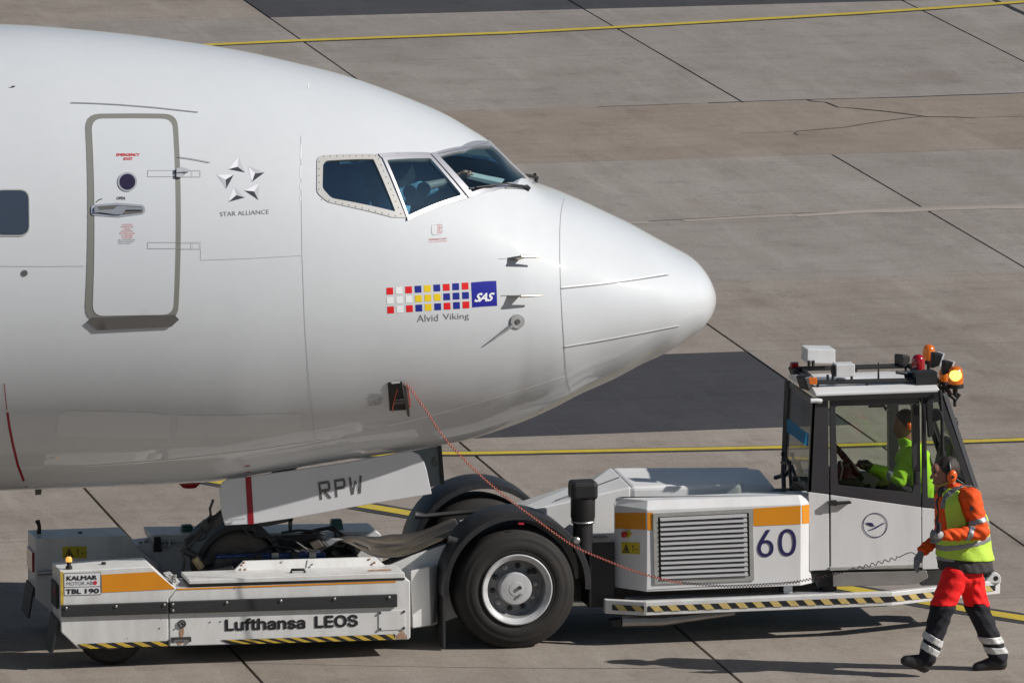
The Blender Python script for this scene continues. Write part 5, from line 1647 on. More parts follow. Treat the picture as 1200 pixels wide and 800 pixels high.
# windscreen facing the aircraft
ws0 = P(952, 468, y=YK); ws1 = P(947, 576, y=YK)
wf0, wf1 = off(ws0, W_), off(ws1, W_)
b = MB()
def fr_ring(o4, k=.045, th=.03):
    o4 = [np.array(p) for p in o4]; c = sum(o4) / 4
    i4 = []
    for j, p in enumerate(o4):
        a, d = o4[j - 1], o4[(j + 1) % 4]
        i4.append(p + (a - p) / np.linalg.norm(a - p) * k + (d - p) / np.linalg.norm(d - p) * k)
    n = np.cross(o4[1] - o4[0], o4[3] - o4[0]); n /= np.linalg.norm(n)
    V = o4 + i4 + [v + n * th for v in o4] + [v + n * th for v in i4]
    F = []
    for i in range(4):
        j = (i + 1) % 4
        F += [(i, j, 4 + j, 4 + i), (8 + i, 12 + i, 12 + j, 8 + j), (i, 8 + i, 8 + j, j), (4 + i, 4 + j, 12 + j, 12 + i)]
    return MB().add(V, F), i4
m_, in4 = fr_ring([ws0, ws1, wf1, wf0], .04)
wsf = m_.build("windscreen_frame", M['cabdark'], tug, bev=.004)
mesh_ob("pane", in4, [(0, 1, 2, 3)], M['screenglass'], wsf)
iv = lambda u, v: (in4[0] * (1 - u) + in4[3] * u) * (1 - v) + (in4[1] * (1 - u) + in4[2] * u) * v
mesh_ob("sun_strip", [iv(.02, .37) + (-.004, 0, 0), iv(.02, .53) + (-.004, 0, 0), iv(.98, .53) + (-.004, 0, 0), iv(.98, .37) + (-.004, 0, 0)], [(0, 1, 2, 3)], M['bluesticker'], wsf)
b = MB()
w0 = iv(.45, 1.02) + (-.05, 0, .0)
b.tube([iv(.75, 1.06) + (-.06, 0, 0), iv(.55, .86) + (-.03, 0, 0), iv(.35, 1.0) + (-.02, 0, 0)], .013, 6)
b.tube([iv(.9, .78) + (-.03, 0, 0), iv(.3, .98) + (-.03, 0, 0)], .012, 6)
b.tube([iv(.3, 1.1) + (-.08, 0, 0), iv(.6, .84) + (-.04, 0, 0), iv(.95, .9) + (-.04, 0, 0)], .014, 6)
for q in ((.62, .84), (.9, .79), (.35, .98)):
    b.lathe([(.02, -.015), (.02, .015), (0, .015)], iv(*q) + (-.04, 0, 0), (1, 0, 0), 8)
b.tube([iv(.8, 1.05) + (-.12, 0, 0), iv(.55, 1.0) + (-.1, 0, .02), iv(.3, 1.12) + (-.14, 0, 0)], .02, 6)
b.build("windscreen_wiper", M['cable'], wsf, smooth=True)
# end window
we0 = P(1104, 463, y=YK + .04); we1 = P(1142, 575, y=YK + .04)
m_, in4b = fr_ring([we0, we1, off(we1, W_ - .04), off(we0, W_ - .04)], .035)
ef = m_.build("end_window_frame", M['cabdark'], tug, bev=.004)
mesh_ob("pane", in4b, [(0, 1, 2, 3)], M['cabglass'], ef)
b = MB(); A = [P(1141, 576, y=YK + .03), P(1146, 664, y=YK + .03)]
b.prism([A[0], A[1], off(A[1], W_ - .03), off(A[0], W_ - .03)], (.03, 0, 0)); b.build("end_wall", M['white_clean'], tug, bev=.008)
# floor, dash, seat, steering wheel
x0c, x1c = cx(948), cx(1146)
b = MB(); b.box((x0c + .02, YK + .04, z_sill + .0), (x1c - .02, YKF - .03, z_sill + .05)); b.build("cab_floor", M['darksteel'], tug)
zb1 = zc_(960, 577)
b = MB(); b.prism([(x0c + .03, YK + .05, z_sill + .06), (x0c + .22, YK + .05, z_sill + .06), (x0c + .3, YK + .05, zb1 - .02), (x0c + .03, YK + .05, zb1 + .0)], (0, W_ - .1, 0)); b.build("dashboard", M['cable'], tug, bev=.02)
sx, sy = P(994, 545, y=-.6)[0], -.56
b = MB()
swc = np.array(P(994, 541, y=sy))
ax = np.array([.78, 0, .62])
u_ = np.array([0, 1.0, 0]); v_ = np.cross(ax, u_)
b.tube([swc + .19 * (math.cos(t) * u_ + math.sin(t) * v_) for t in np.linspace(0, 2 * PI, 33)], .016, 8, caps=False)
for t in (.4, 2.7, 4.7):
    b.tube([swc, swc + .19 * (math.cos(t) * u_ + math.sin(t) * v_)], .012, 6)
b.tube([swc, swc - ax * .45], .035, 8)
b.build("steering_wheel", M['cable'], tug, smooth=True)
b = MB()
b.tube([P(983, 562, y=-.85), P(986, 548, y=-.85), P(984, 540, y=-.85)], .02, 8); b.lathe([(.0, -.05), (.05, -.05), (.055, .03), (.03, .05), (0, .05)], P(990, 553, y=-.7), (.3, 0, 1), 14)
b.tube([P(985, 528, y=-.45), P(993, 542, y=-.5), P(1002, 552, y=-.5)], .02, 8)
b.build("control_levers", M['cable'], tug, smooth=True)
b = MB()
b.prism(pts_px([(975, 549), (990, 545), (1004, 549), (1012, 566), (1012, 580), (974, 578)], -.42), (0, .16, 0))
b.prism(pts_px([(976, 562), (1006, 560), (1014, 574), (1014, 584), (975, 582)], -.80), (0, .5, 0))
b.build("instrument_console", M['cable'], tug, bev=.02)
sxx = P(1090, 560, y=-.57)[0]
b = MB()
zs = z_sill + .48
b.box((sxx - .42, -.80, zs - .1), (sxx + .08, -.34, zs))
b.loft([(sxx + .02, -.80, zs), (sxx + .02, -.34, zs), (sxx + .13, -.34, zs), (sxx + .13, -.80, zs)], [(sxx + .13, -.76, zs + .55), (sxx + .13, -.38, zs + .55), (sxx + .22, -.38, zs + .55), (sxx + .22, -.76, zs + .55)])
b.box((sxx - .3, -.7, z_sill + .06), (sxx, -.44, zs - .1))
seat = b.build("driver_seat", M['cable'], tug, bev=.03)
b = MB(); b.box((sxx + .14, -.70, zs + .58), (sxx + .22, -.46, zs + .75)); b.build("headrest", M['cable'], seat, bev=.03)
# step below the door
b = MB(); b.prism(pts_px([(976, 670.8), (1086, 668.5), (1088, 676.5), (1074, 684.5), (976.6, 687)], YK - .03), (0, .12, 0)); b.build("cab_step", M['steel'], tug, bev=.004)
b = MB(); b.px([(972.5, 664.5), (1080.5, 661), (1080.8, 664.5), (972.8, 668.4)], YK - .03, YK + .03); b.build("door_sill", M['frame'], tug, bev=.003)
b = MB(); b.px([(949, 669), (975, 668), (975, 686), (958, 688)], YK + .02, YK + .3); b.build("cab_mount", M['cable'], tug)
b = MB(); b.px([(1080, 668), (1146, 665), (1146, 683), (1080, 686)], YK + .3, YK + .5); b.build("rear_cross_beam", M['grey'], tug, bev=.005)

# ---- roof and everything on it
zro = P(1028, 460.5, y=YK - .03)[2]
rx0, rx1 = P(955.5, 460, y=YK - .03)[0], P(1101, 457, y=YK - .03)[0]
n_ = 8
b = MB(); V = []; 
ys_ = np.linspace(YK - .03, YKF + .05, n_ + 1)
crown_z = lambda y: zro + .012 + .06 * (1 - ((y - (YK + YKF) / 2) / (W_ / 2 + .05)) ** 2)
for y_ in ys_: V += [(rx0, y_, crown_z(y_)), (rx1, y_, crown_z(y_))]
V += [(rx1, ys_[-1], zro - .012), (rx0, ys_[-1], zro - .012), (rx0, ys_[0], zro - .012), (rx1, ys_[0], zro - .012)]
k = 2 * (n_ + 1)
F = [(2 * i, 2 * i + 1, 2 * i + 3, 2 * i + 2) for i in range(n_)] + [(2 * n_, 2 * n_ + 1, k, k + 1), (1, 0, k + 2, k + 3), (k, k + 3, k + 2, k + 1),
     tuple([2 * i for i in range(n_ + 1)] + [k + 1, k + 2]), tuple([2 * i + 1 for i in range(n_, -1, -1)] + [k + 3, k])]
b.add(V, F); roof = b.build("cab_roof", M['hood'], tug, bev=.008)
b = MB(); b.box((rx0 + .01, YK - .035, zro - .05), (rx1 - .01, YK - .004, zro - .013)); b.build("roof_gutter", M['cable'], roof)
def rail(y, p0, p1, nm="roof_rail"):
    b = MB(); a, c = P(*p0, y=y), P(*p1, y=y)
    b.tube([a, c], .021, 10); 
    for t in (.05, .5, .95):
        q = a + (c - a) * t; b.tube([q, q + (0, 0, -.07)], .012, 6)
    return b.build(nm, M['cable'], roof, smooth=True)
yr1, yr2 = YK + .12, YKF - .06
rail(yr1, (952, 448), (1080, 445.2)); rail(yr2, (938, 432), (1068, 428.2))
b = MB(); b.tube([P(940, 433, y=yr2), P(956, 447.5, y=yr1)], .021, 8); b.tube([P(1066, 428.5, y=yr2), P(1084, 445, y=yr1), P(1098, 452, y=yr1)], .024, 8); b.build("roof_rail", M['cable'], roof, smooth=True)
def wbox(nm, face, y, dx, dy, m, par=None):
    b = MB(); A = pts_px(face, y); b.prism(A, (0, dy, 0)); return b.build(nm, m, par or roof, bev=.006)
wb = wbox("antenna_box", [(946, 409), (979, 409.5), (979, 426), (946, 425.5)], yr2 - .1, 0, .22, M['white_clean'])
wb2 = wbox("camera_box", [(980, 427.2), (1002, 426.6), (1002, 440.8), (980, 441.4)], yr1 + .12, 0, .14, M['white_clean'])
b = MB(); q = P(975.5, 434.5, y=yr1 + .19); b.lathe([(.0, .0), (.05, 0), (.055, -.03), (.04, -.035), (0, -.02)], q + (.03, 0, 0), (1, 0, 0), 16); b.build("camera_lens", M['cable'], wb2, smooth=True, angle=40)
b = MB()
for q in ((970, 443), (976, 443.6), (998, 442.6)):
    p = P(*q, y=yr1 + .14); b.tube([p + (0, 0, .03), p + (0, 0, -.02)], .012, 6)
for q in ((948, 425), (953, 425)):
    p = P(*q, y=yr2 - .1); b.tube([p + (0, 0, .02), p + (0, 0, -.03)], .014, 6)
b.build("box_feet", M['cable'], roof)["kind"] = "stuff"
b = MB(); p = P(985, 446.5, y=yr1); b.box(p + (-.03, -.02, -.01), p + (.03, .02, .02)); b.build("rail_clamp", M['cable'], roof)
def lamp(nm, c, d, w, h, dep, m_body, m_face):
    """work lamp: tapered housing with a separate glass face"""
    d = np.array(d, float); d /= np.linalg.norm(d); s = np.cross((0, 0, 1), d); s /= np.linalg.norm(s); u = np.cross(d, s)
    q = lambda o, kw, kh: [o + s * w * kw + u * h * kh, o - s * w * kw + u * h * kh, o - s * w * kw - u * h * kh, o + s * w * kw - u * h * kh]
    b = MB(); b.loft(q(c, 1, 1), q(c - d * dep, .6, .6)); o = b.build(nm, M[m_body], roof, bev=.012)
    b = MB(); b.loft(q(c + d * .001, .85, .85), q(c + d * .006, .8, .8)); b.build("lamp_glass", M[m_face], o)
    return o
lamp("work_lamp", P(929, 438, y=yr2), (-.9, -.1, -.35), .07, .06, .09, 'cable', 'darksteel')
lamp("work_lamp", P(940, 449, y=yr1), (-.9, -.3, -.35), .075, .065, .1, 'cable', 'darksteel')
b = MB(); p = P(931, 427.5, y=yr2); b.box(p - (.035, .03, .025), p + (.035, .03, .025)); b.build("marker_light", M['redlens'], roof, bev=.008)
b = MB(); p = P(951.5, 446, y=yr1 - .02); b.box(p - (.04, .03, .03), p + (.04, .03, .03)); b.build("marker_light", M['amber'], roof, bev=.008)
lamp("work_lamp", P(1053, 421.5, y=yr2), (-.85, -.5, 0), .055, .05, .11, 'cable', 'darksteel')
def beacon(px, py, y, r, h, m, lit=False):
    c = P(px, py, y=y); b = MB()
    b.lathe([(r * 1.05, -h * .5), (r * 1.05, -h * .32), (r * .98, -h * .3)], c, (0, 0, 1), 24, 1)
    b.lathe([(r * .98, -h * .3), (r, -h * .1), (r * .97, h * .2), (r * .8, h * .42), (r * .45, h * .52), (0, h * .55)], c, (0, 0, 1), 24, 0)
    b.tube([c + (0, 0, -h * .5), c + (0, 0, -h * .5 - .08)], .018, 8, 1)
    o = b.build("beacon", [M[m], M['cable']], roof, smooth=True, angle=40)
    if lit:
        b = MB(); q = c + (-.012, -r * .62, h * .12); b.lathe([(0, -.05), (.035, -.04), (.052, 0), (.035, .04), (0, .05)], q, (0.3, 1, .1), 16)
        b.build("bulb", M['amberlit'], o, smooth=True)
    return o
beacon(1088.5, 415, yr2, .056, .16, 'amber')
beacon(1076, 426, yr2 - .2, .058, .15, 'redlens')
beacon(1120, 442, yr1 + .1, .066, .18, 'amber', True)
beacon(1106, 441, yr1 + .3, .045, .13, 'amber')
def mirror_head(px0, py0, px1, py1, y):
    a, c = P(px0, py0, y=y), P(px1, py1, y=y)
    b = MB(); x0, x1, z0_, z1_ = a[0], c[0], c[2], a[2]; k = .035
    b.loft([(x0 + k, y - .04, z0_), (x1, y - .05, z0_ + .02), (x1 + .035, y - .05, z1_), (x0 + k + .01, y - .04, z1_ + .005)],
           [(x0 + k, y + .05, z0_), (x1 - .03, y + .05, z0_ + .02), (x1, y + .05, z1_), (x0 + k + .01, y + .05, z1_ + .005)])
    o = b.build("lamp_housing", M['cable'], roof, bev=.015)
    b = MB(); b.loft([(x1 + .002, y - .055, z0_ + .02), (x1 + .018, y - .055, z0_ + .025), (x1 + .052, y - .055, z1_), (x1 + .038, y - .055, z1_)],
                     [(x1 - .028, y + .05, z0_ + .02), (x1 - .012, y + .05, z0_ + .025), (x1 + .018, y + .05, z1_), (x1 + .004, y + .05, z1_)])
    b.build("lamp_glass", M['sign'], o)
mirror_head(1086, 413.5, 1098.5, 431, yr1 + .35); mirror_head(1099, 423, 1110.5, 439, yr1 + .2)
b = MB()
for pts in ([(1060, 441), (1075, 437), (1088, 438), (1100, 443)], [(1050, 436), (1066, 438), (1082, 443), (1102, 447)], [(1088, 434), (1094, 440), (1100, 450), (1103, 456)], [(1062, 444), (1074, 441), (1090, 447), (1100, 455)]):
    b.tube(pts_px(pts, yr1 + .12), .016, 6)
b.box(P(1080, 446, y=yr1) - (.06, .05, .03), P(1090, 438, y=yr1) + (.05, .1, .02))
b.tube(pts_px([(1108, 452), (1113, 462), (1120, 468), (1124, 461)], yr1 + .1), .022, 8); b.tube(pts_px([(1118, 456), (1119, 476)], yr1 + .1), .014, 6)
b.build("lamp_bracket", M['cable'], roof, smooth=True)
b = MB(); b.tube([P(1029.4, 446, y=yr1 + .06), P(1029.4, 424.5, y=yr1 + .06)], [.01, .006], 6); b.build("whip_antenna", M['cable'], roof)
b = MB(); b.tube(pts_px([(950, 469.5), (957, 469.2), (963, 470)], YK - .06), .02, 8); b.build("mirror_stub", M['sign'], tug, smooth=True)
b = MB(); b.tube(pts_px([(1101.5, 457), (1104, 490), (1104.5, 530)], YK - .07), .016, 8)
b.build("mirror_arm", M['cable'], tug, smooth=True)
b = MB(); b.px(rr([(1086, 470), (1093.5, 468), (1094.5, 508), (1088.5, 514)], 3), YK - .10, YK - .05); b.build("wing_mirror", M['cable'], tug, bev=.01)
b = MB(); p = P(1097, 486, y=YK - .08); b.lathe([(0, -.03), (.05, -.03), (.055, .02), (0, .03)], p, (0.3, 1, 0), 14); b.build("wide_angle_mirror", M['cable'], tug, smooth=True, angle=40)
b = MB(); b.lathe([(0, -.02), (.03, -.02), (.03, .02), (0, .02)], P(1104.5, 531, y=YK - .07), (0, 0, 1), 10); b.build("mirror_joint", M['cable'], tug)
b = MB(); b.tube(pts_px([(1020, 473), (1035, 474.5), (1039, 480)], -.5), .014, 6); b.box(P(1018, 477, y=-.5) - (.0, .02, 0), P(1036, 473, y=-.5) + (0, .02, .01)); b.build("sun_visor", M['cable'], tug)

# ================================================================== PEOPLE
class Field:
    """distance field on a grid, meshed by surface nets"""
    def __init__(self, lo, hi, h):
        self.h = h; self.lo = np.asarray(lo, float)
        n = np.ceil((np.asarray(hi, float) - self.lo) / h).astype(int) + 1
        ax = [self.lo[i] + h * np.arange(n[i]) for i in range(3)]
        self.X, self.Y, self.Z = np.meshgrid(*ax, indexing='ij')
        self.X = self.X.astype(np.float32); self.Y = self.Y.astype(np.float32); self.Z = self.Z.astype(np.float32)
    def cap(self, a, b, ra, rb, sy=1.0, sx=1.0):
        a, b = np.asarray(a, float), np.asarray(b, float)
        S = np.array([sx, sy, 1.0])
        a2, b2 = a * S, b * S
        d = b2 - a2; L = d @ d + 1e-12
        px, py, pz = self.X * S[0] - a2[0], self.Y * S[1] - a2[1], self.Z - a2[2]
        t = np.clip((px * d[0] + py * d[1] + pz * d[2]) / L, 0, 1)
        return np.sqrt((px - t * d[0]) ** 2 + (py - t * d[1]) ** 2 + (pz - t * d[2]) ** 2) - (ra + (rb - ra) * t)
    def ell(self, c, r, tilt=0.0):
        px, py, pz = self.X - c[0], self.Y - c[1], self.Z - c[2]
        if tilt:
            ct, st = math.cos(tilt), math.sin(tilt)
            px, pz = ct * px + st * pz, -st * px + ct * pz
        k0 = np.sqrt((px / r[0]) ** 2 + (py / r[1]) ** 2 + (pz / r[2]) ** 2)
        k1 = np.sqrt((px / r[0] ** 2) ** 2 + (py / r[1] ** 2) ** 2 + (pz / r[2] ** 2) ** 2) + 1e-9
        return k0 * (k0 - 1) / k1
    def box(self, c, r, tilt=0.0, rad=.01):
        px, py, pz = self.X - c[0], self.Y - c[1], self.Z - c[2]
        if tilt:
            ct, st = math.cos(tilt), math.sin(tilt)
            px, pz = ct * px + st * pz, -st * px + ct * pz
        q = [np.abs(v) - rr_ + rad for v, rr_ in zip((px, py, pz), r)]
        o = np.sqrt(sum(np.maximum(v, 0) ** 2 for v in q))
        return o + np.minimum(np.maximum(np.maximum(q[0], q[1]), q[2]), 0) - rad
    def half(self, p, n):
        n = np.asarray(n, float) / np.linalg.norm(n)
        return (self.X - p[0]) * n[0] + (self.Y - p[1]) * n[1] + (self.Z - p[2]) * n[2]
    def mesh(self, name, F, m, parent, smooth_it=1):
        h = self.h
        S = F < 0
        nx, ny, nz = S.shape
        cnt = np.zeros((nx - 1, ny - 1, nz - 1), np.float32)
        acc = np.zeros((nx - 1, ny - 1, nz - 1, 3), np.float32)
        sl = lambda o: tuple(slice(o[i], S.shape[i] - 1 + o[i]) for i in range(3))
        corners = [(i, j, k) for i in (0, 1) for j in (0, 1) for k in (0, 1)]
        for a in corners:
            for ax in range(3):
                if a[ax]: continue
                b_ = list(a); b_[ax] = 1; b_ = tuple(b_)
                fa, fb = F[sl(a)], F[sl(b_)]
                cr = (fa < 0) != (fb < 0)
                t = np.where(cr, fa / np.where(np.abs(fa - fb) < 1e-9, 1, fa - fb), 0)
                for d in range(3):
                    acc[..., d] += np.where(cr, a[d] + (t if d == ax else 0), 0)
                cnt += cr
        act = cnt > 0
        idx = -np.ones(act.shape, int); idx[act] = np.arange(act.sum())
        ii = np.argwhere(act)
        V = self.lo + h * (ii + acc[act] / cnt[act][:, None])
        Q = []
        for ax in range(3):
            o = [slice(None)] * 3; o[ax] = slice(0, -1); p_ = [slice(None)] * 3; p_[ax] = slice(1, None)
            ch = S[tuple(o)] != S[tuple(p_)]
            e = np.argwhere(ch)
            u, w = [(1, 2), (2, 0), (0, 1)][ax]
            e = e[(e[:, u] > 0) & (e[:, w] > 0) & (e[:, u] < S.shape[u] - 1) & (e[:, w] < S.shape[w] - 1)]
            if not len(e): continue
            q = []
            for du, dw in ((1, 1), (0, 1), (0, 0), (1, 0)):
                f = e.copy(); f[:, u] -= du; f[:, w] -= dw
                q.append(idx[f[:, 0], f[:, 1], f[:, 2]])
            q = np.stack(q, 1)
            ins = S[e[:, 0], e[:, 1], e[:, 2]]
            q[~ins] = q[~ins][:, ::-1]
            Q.append(q)
        if not Q:
            print('EMPTY', name); return None
        Q = np.concatenate(Q)
        Q = Q[(Q >= 0).all(1)]
        o = mesh_ob(name, V, Q, m, parent, smooth=True, angle=180)
        if smooth_it:
            s = o.modifiers.new("relax", 'SMOOTH'); s.factor = .5; s.iterations = smooth_it
        return o

def smin(*fs, k=.03):
    r = fs[0]
    for f in fs[1:]:
        hh = np.clip(.5 + .5 * (f - r) / k, 0, 1)
        r = f * (1 - hh) + r * hh - k * hh * (1 - hh)
    return r
vmin = lambda *f: np.minimum.reduce(f)
vmax = lambda *f: np.maximum.reduce(f)

def cloth(name, col, rough=.8, bump=.5, bscale=28, dirt=.25, **kw):
    return mat(name, col, rough, dirt=dirt, dirt_col=tuple(c * .55 for c in col), dscale=9, bump=bump, bscale=bscale, **kw)
M['skin'] = mat("skin", (.29, .135, .09), .5, dirt=.3, dirt_col=(.2, .08, .055), dscale=20)
M['hair'] = mat("dark_brown_hair", (.028, .018, .013), .6, bump=.6, bscale=90)
M['orangejacket'] = cloth("orange_jacket_cloth", (.86, .088, .003))
M['vest'] = cloth("lime_vest_cloth", (.50, .74, .075), .75)
M['limejacket'] = cloth("lime_jacket_cloth", (.42, .80, .02), .75)
M['redtrousers'] = cloth("red_trouser_cloth", (.90, .006, .006), .8)
M['blacktrousers'] = cloth("black_trouser_cloth", (.008, .009, .015), .85)
M['darkjacket'] = cloth("dark_jacket_hem", (.045, .04, .042), .85)
M['reflect'] = mat("silver_reflective_tape", (.27, .28, .29), .4, metal=.2, bump=.3, bscale=70)
M['reflectlight'] = mat("white_reflective_tape", (.58, .58, .57), .4, metal=.1, bump=.3, bscale=70)
M['glove'] = cloth("grey_work_glove", (.20, .21, .22), .8)
M['glovelight'] = cloth("pale_glove_back", (.45, .43, .42), .8)
M['boot'] = mat("black_boot_leather", (.014, .014, .015), .45, dirt=.3, dirt_col=(.05, .045, .04))
M['muff'] = mat("orange_ear_cup", (.85, .12, .008), .35, coat=.3)
M['eye'] = mat("dark_eye", (.012, .01, .01), .3)
M['lip'] = mat("lip", (.28, .10, .08), .5)

# ---- the ground handler walking beside the cab
YW = -2.80
wk = thing("person", P(1128, 786, y=YW) * (1, 1, 0), "ground handler walking in orange jacket, lime vest, red trousers and orange ear defenders", "person")
J = lambda a, c, dy=0.0: P(a, c, y=YW + dy)
fd_ = Field((P(1045, 700, y=YW)[0], YW - .46, -.02), (P(1190, 700, y=YW)[0], YW + .42, 1.90), .0105)
f = fd_
# trousers
hipN, kneeN, ankN = J(1120, 673, -.085), J(1104.5, 711, -.10), J(1087, 770, -.09)
hipF, kneeF, ankF = J(1136, 673, .09), J(1145, 711, .09), J(1170.5, 771, .07)
midN = kneeN + (ankN - kneeN) * .5; midF = kneeF + (ankF - kneeF) * .5
def folds(F, amp=.004, fq=60, seed=0.0):
    return F + 1.25 * amp * np.sin(fq * f.Z + 9 * np.sin(7 * f.X + seed) + 8 * f.Y) * np.cos(31 * f.X + 17 * f.Y + seed) + .9 * amp * np.abs(np.sin(.5 * fq * (f.Z + .7 * f.X) + 5 * np.sin(9 * f.Y + seed)))
legs = lambda g: smin(f.ell(J(1129, 668), (.165 + g, .165 + g, .15 + g)),
                      f.cap(hipN, kneeN, .118 + g, .102 + g), f.cap(kneeN, ankN + (0, 0, .0), .102 + g, .080 + g),
                      f.cap(hipF, kneeF, .118 + g, .098 + g), f.cap(kneeF, ankF + (0, 0, .01), .098 + g, .082 + g), k=.035)
hem = vmax(-f.half(J(1086, 779, -.09), ankN - kneeN) * 0 + legs(0), -(f.Z - (.075)))
LG = folds(legs(0), .0045)
LG = vmax(LG, -(f.Z - .07))
# split between red and black cloth, cut square to each leg
axN = kneeN - hipN; axF = kneeF - hipF
pN, pF = J(1104.5, 708.5, -.1), J(1144.5, 709, .09)
sideN = f.half((hipN + hipF) / 2, (0, 1, 0))
cutN = f.half(pN, axN * (1, 1, 1) + np.array([.10, 0, 0])); cutF = f.half(pF, (-.05, 0, -1))
below = np.where(sideN < 0, cutN, cutF)
# body first: one continuous mesh under the clothes
hd = J(1109.5, 551.5)
TILT = -.30
head = smin(f.ell(hd, (.098, .078, .112), TILT), f.ell(J(1101.5, 563), (.055, .055, .062), TILT), f.ell(J(1096, 549.5), (.035, .052, .045)), k=.03)
nose = f.cap(J(1094.3, 553.5), J(1091.2, 559.4), .010, .0155)
lips = f.cap(J(1094.6, 565.2, -.018), J(1094.6, 565.2, .018), .0105, .0105)
chin = f.ell(J(1098.2, 571.8), (.024, .03, .022))
head = smin(head, nose, k=.012); head = smin(head, lips, chin, k=.018)
for s in (-1, 1):
    head = smin(head, f.ell(J(1096.2, 557.5, s * .037), (.022, .022, .02)), k=.02)       # cheeks
    head = -smin(-head, f.ell(J(1093.8, 552.6, s * .034), (.016, .016, .011)), k=.01)    # eye sockets
neck = f.cap(J(1114, 578), J(1110, 562), .068, .060)
shN, elN, wrN = J(1138, 583, -.185), J(1150, 623, -.255), J(1108, 627, -.275)
shF, elF, wrF = J(1107, 584, .17), J(1104, 627, .20), J(1081, 645, .08)
torso = lambda g: smin(f.cap(J(1131, 662), J(1127, 618), .238 + g, .205 + g, sy=1.16), f.cap(J(1127, 618), J(1120, 590), .205 + g, .165 + g, sy=.98),
                       f.cap(shN, shF, .088 + g, .085 + g), k=.05)
arms = lambda g: vmin(smin(f.cap(shN, elN, .088 + g, .070 + g), f.cap(elN, wrN, .070 + g, .050 + g), k=.02),
                      smin(f.cap(shF, elF, .085 + g, .068 + g), f.cap(elF, wrF, .068 + g, .048 + g), k=.02))
feet = vmin(f.cap(J(1083, 784, -.09), J(1063, 775, -.09), .03, .026), f.cap(J(1175, 781, .07), J(1148, 782.5, .07), .03, .026))
def hand(w, d, palm_n, curl, sgn, thumb):
    """palm and five fingers; w wrist, d direction, palm_n palm normal"""
    d = np.asarray(d, float); d /= np.linalg.norm(d); n = np.asarray(palm_n, float); n -= d * (n @ d); n /= np.linalg.norm(n)
    s = np.cross(d, n) * sgn
    w = np.asarray(w, float)
    parts = [f.cap(w, w + d * .055, .030, .036), f.cap(w + d * .055 + s * .022, w + d * .055 - s * .022, .026, .024)]
    for k, (o, L) in enumerate(((.034, .070), (.012, .080), (-.011, .075), (-.032, .058))):
        a = w + d * .085 + s * o
        c1, c2 = curl, curl * 2.0
        b1 = a + (d * math.cos(c1) + n * math.sin(c1)) * L * .5
        b2 = b1 + (d * math.cos(c2) + n * math.sin(c2)) * L * .5
        parts.append(vmin(f.cap(w + d * .06 + s * o * .9, a, .0135, .0125), f.cap(a, b1, .0125, .0115), f.cap(b1, b2, .0115, .010)))
    t0 = w + d * .03 + s * .035
    t1 = t0 + d * .035 + s * .03 + n * thumb; t2 = t1 + d * .035 + s * .004 + n * thumb
    parts.append(vmin(f.cap(t0, t1, .016, .014), f.cap(t1, t2, .014, .012)))
    return smin(parts[0], parts[1], k=.02), smin(smin(parts[0], parts[1], k=.02), *parts[2:], k=.008)
hN_p, hN = hand(wrN + np.array([-.012, 0, 0]), (-1, -.05, .02), (0.1, 1, .2), 1.05, 1, .018)
hF_p, hF = hand(wrF + np.array([-.02, -.02, -.02]), (-.42, -.1, -.9), (.5, .1, -.3), .35, -1, .012)
tcore = vmax(torso(-.035), f.half(J(1128, 660), (-.06, 0, -1)))
body = smin(head, neck, tcore, k=.03)
body = vmin(smin(body, arms(-.022), k=.02), smin(tcore, legs(-.03), k=.01), smin(legs(-.028), feet, k=.02), hN + .004, hF + .004)
bo = f.mesh("body", body, M['skin'], wk)
f.mesh("red_trousers", vmax(LG, below), M['redtrousers'], wk)
f.mesh("black_trouser_legs", vmax(LG + .001, -below), M['blacktrousers'], wk)
def tape(base, p, ax, w, g=.006):
    a = f.half(p, ax)
    return vmax(base - g, np.abs(a) - w / 2)
ax1 = ankN - kneeN; ax2 = ankF - kneeF
nearL = f.half(J(1128, 750), (1, 0, 0)) < 0
bigp = np.float32(9)
LGn = np.where(nearL, LG, bigp); LGf = np.where(~nearL, LG, bigp)
for (a, c) in ((1095, 749.5), (1091, 761)):
    f.mesh("reflective_band", tape(LGn, J(a, c, -.09), ax1 + np.array([-.14, 0, 0]), .062), M['reflectlight'], wk)
for (a, c) in ((1162.5, 748.5), (1165.5, 760.5)):
    f.mesh("reflective_band", tape(LGf, J(a, c, .08), np.array([-.02, 0, -1]), .060), M['reflectlight'], wk)
def boot(h_, t_):
    h_, t_ = np.asarray(h_), np.asarray(t_)
    m_ = (h_ + t_) / 2
    return smin(f.cap(h_ + (0, 0, .012), t_, .043, .036, sy=.95), f.cap(h_ + (0, 0, .075), h_ + (0, 0, .02), .050, .046), f.cap(m_ + (0.03, 0, .045), t_ + (.02, 0, .01), .043, .036), k=.02)
bN = boot(J(1083.5, 783, -.09), J(1060, 773.8, -.09))
bF = vmax(boot(J(1173.5, 780, .07), J(1144, 781.5, .07)), -(f.Z - .004))
f.mesh("boot", bN, M['boot'], wk); f.mesh("boot", bF, M['boot'], wk)
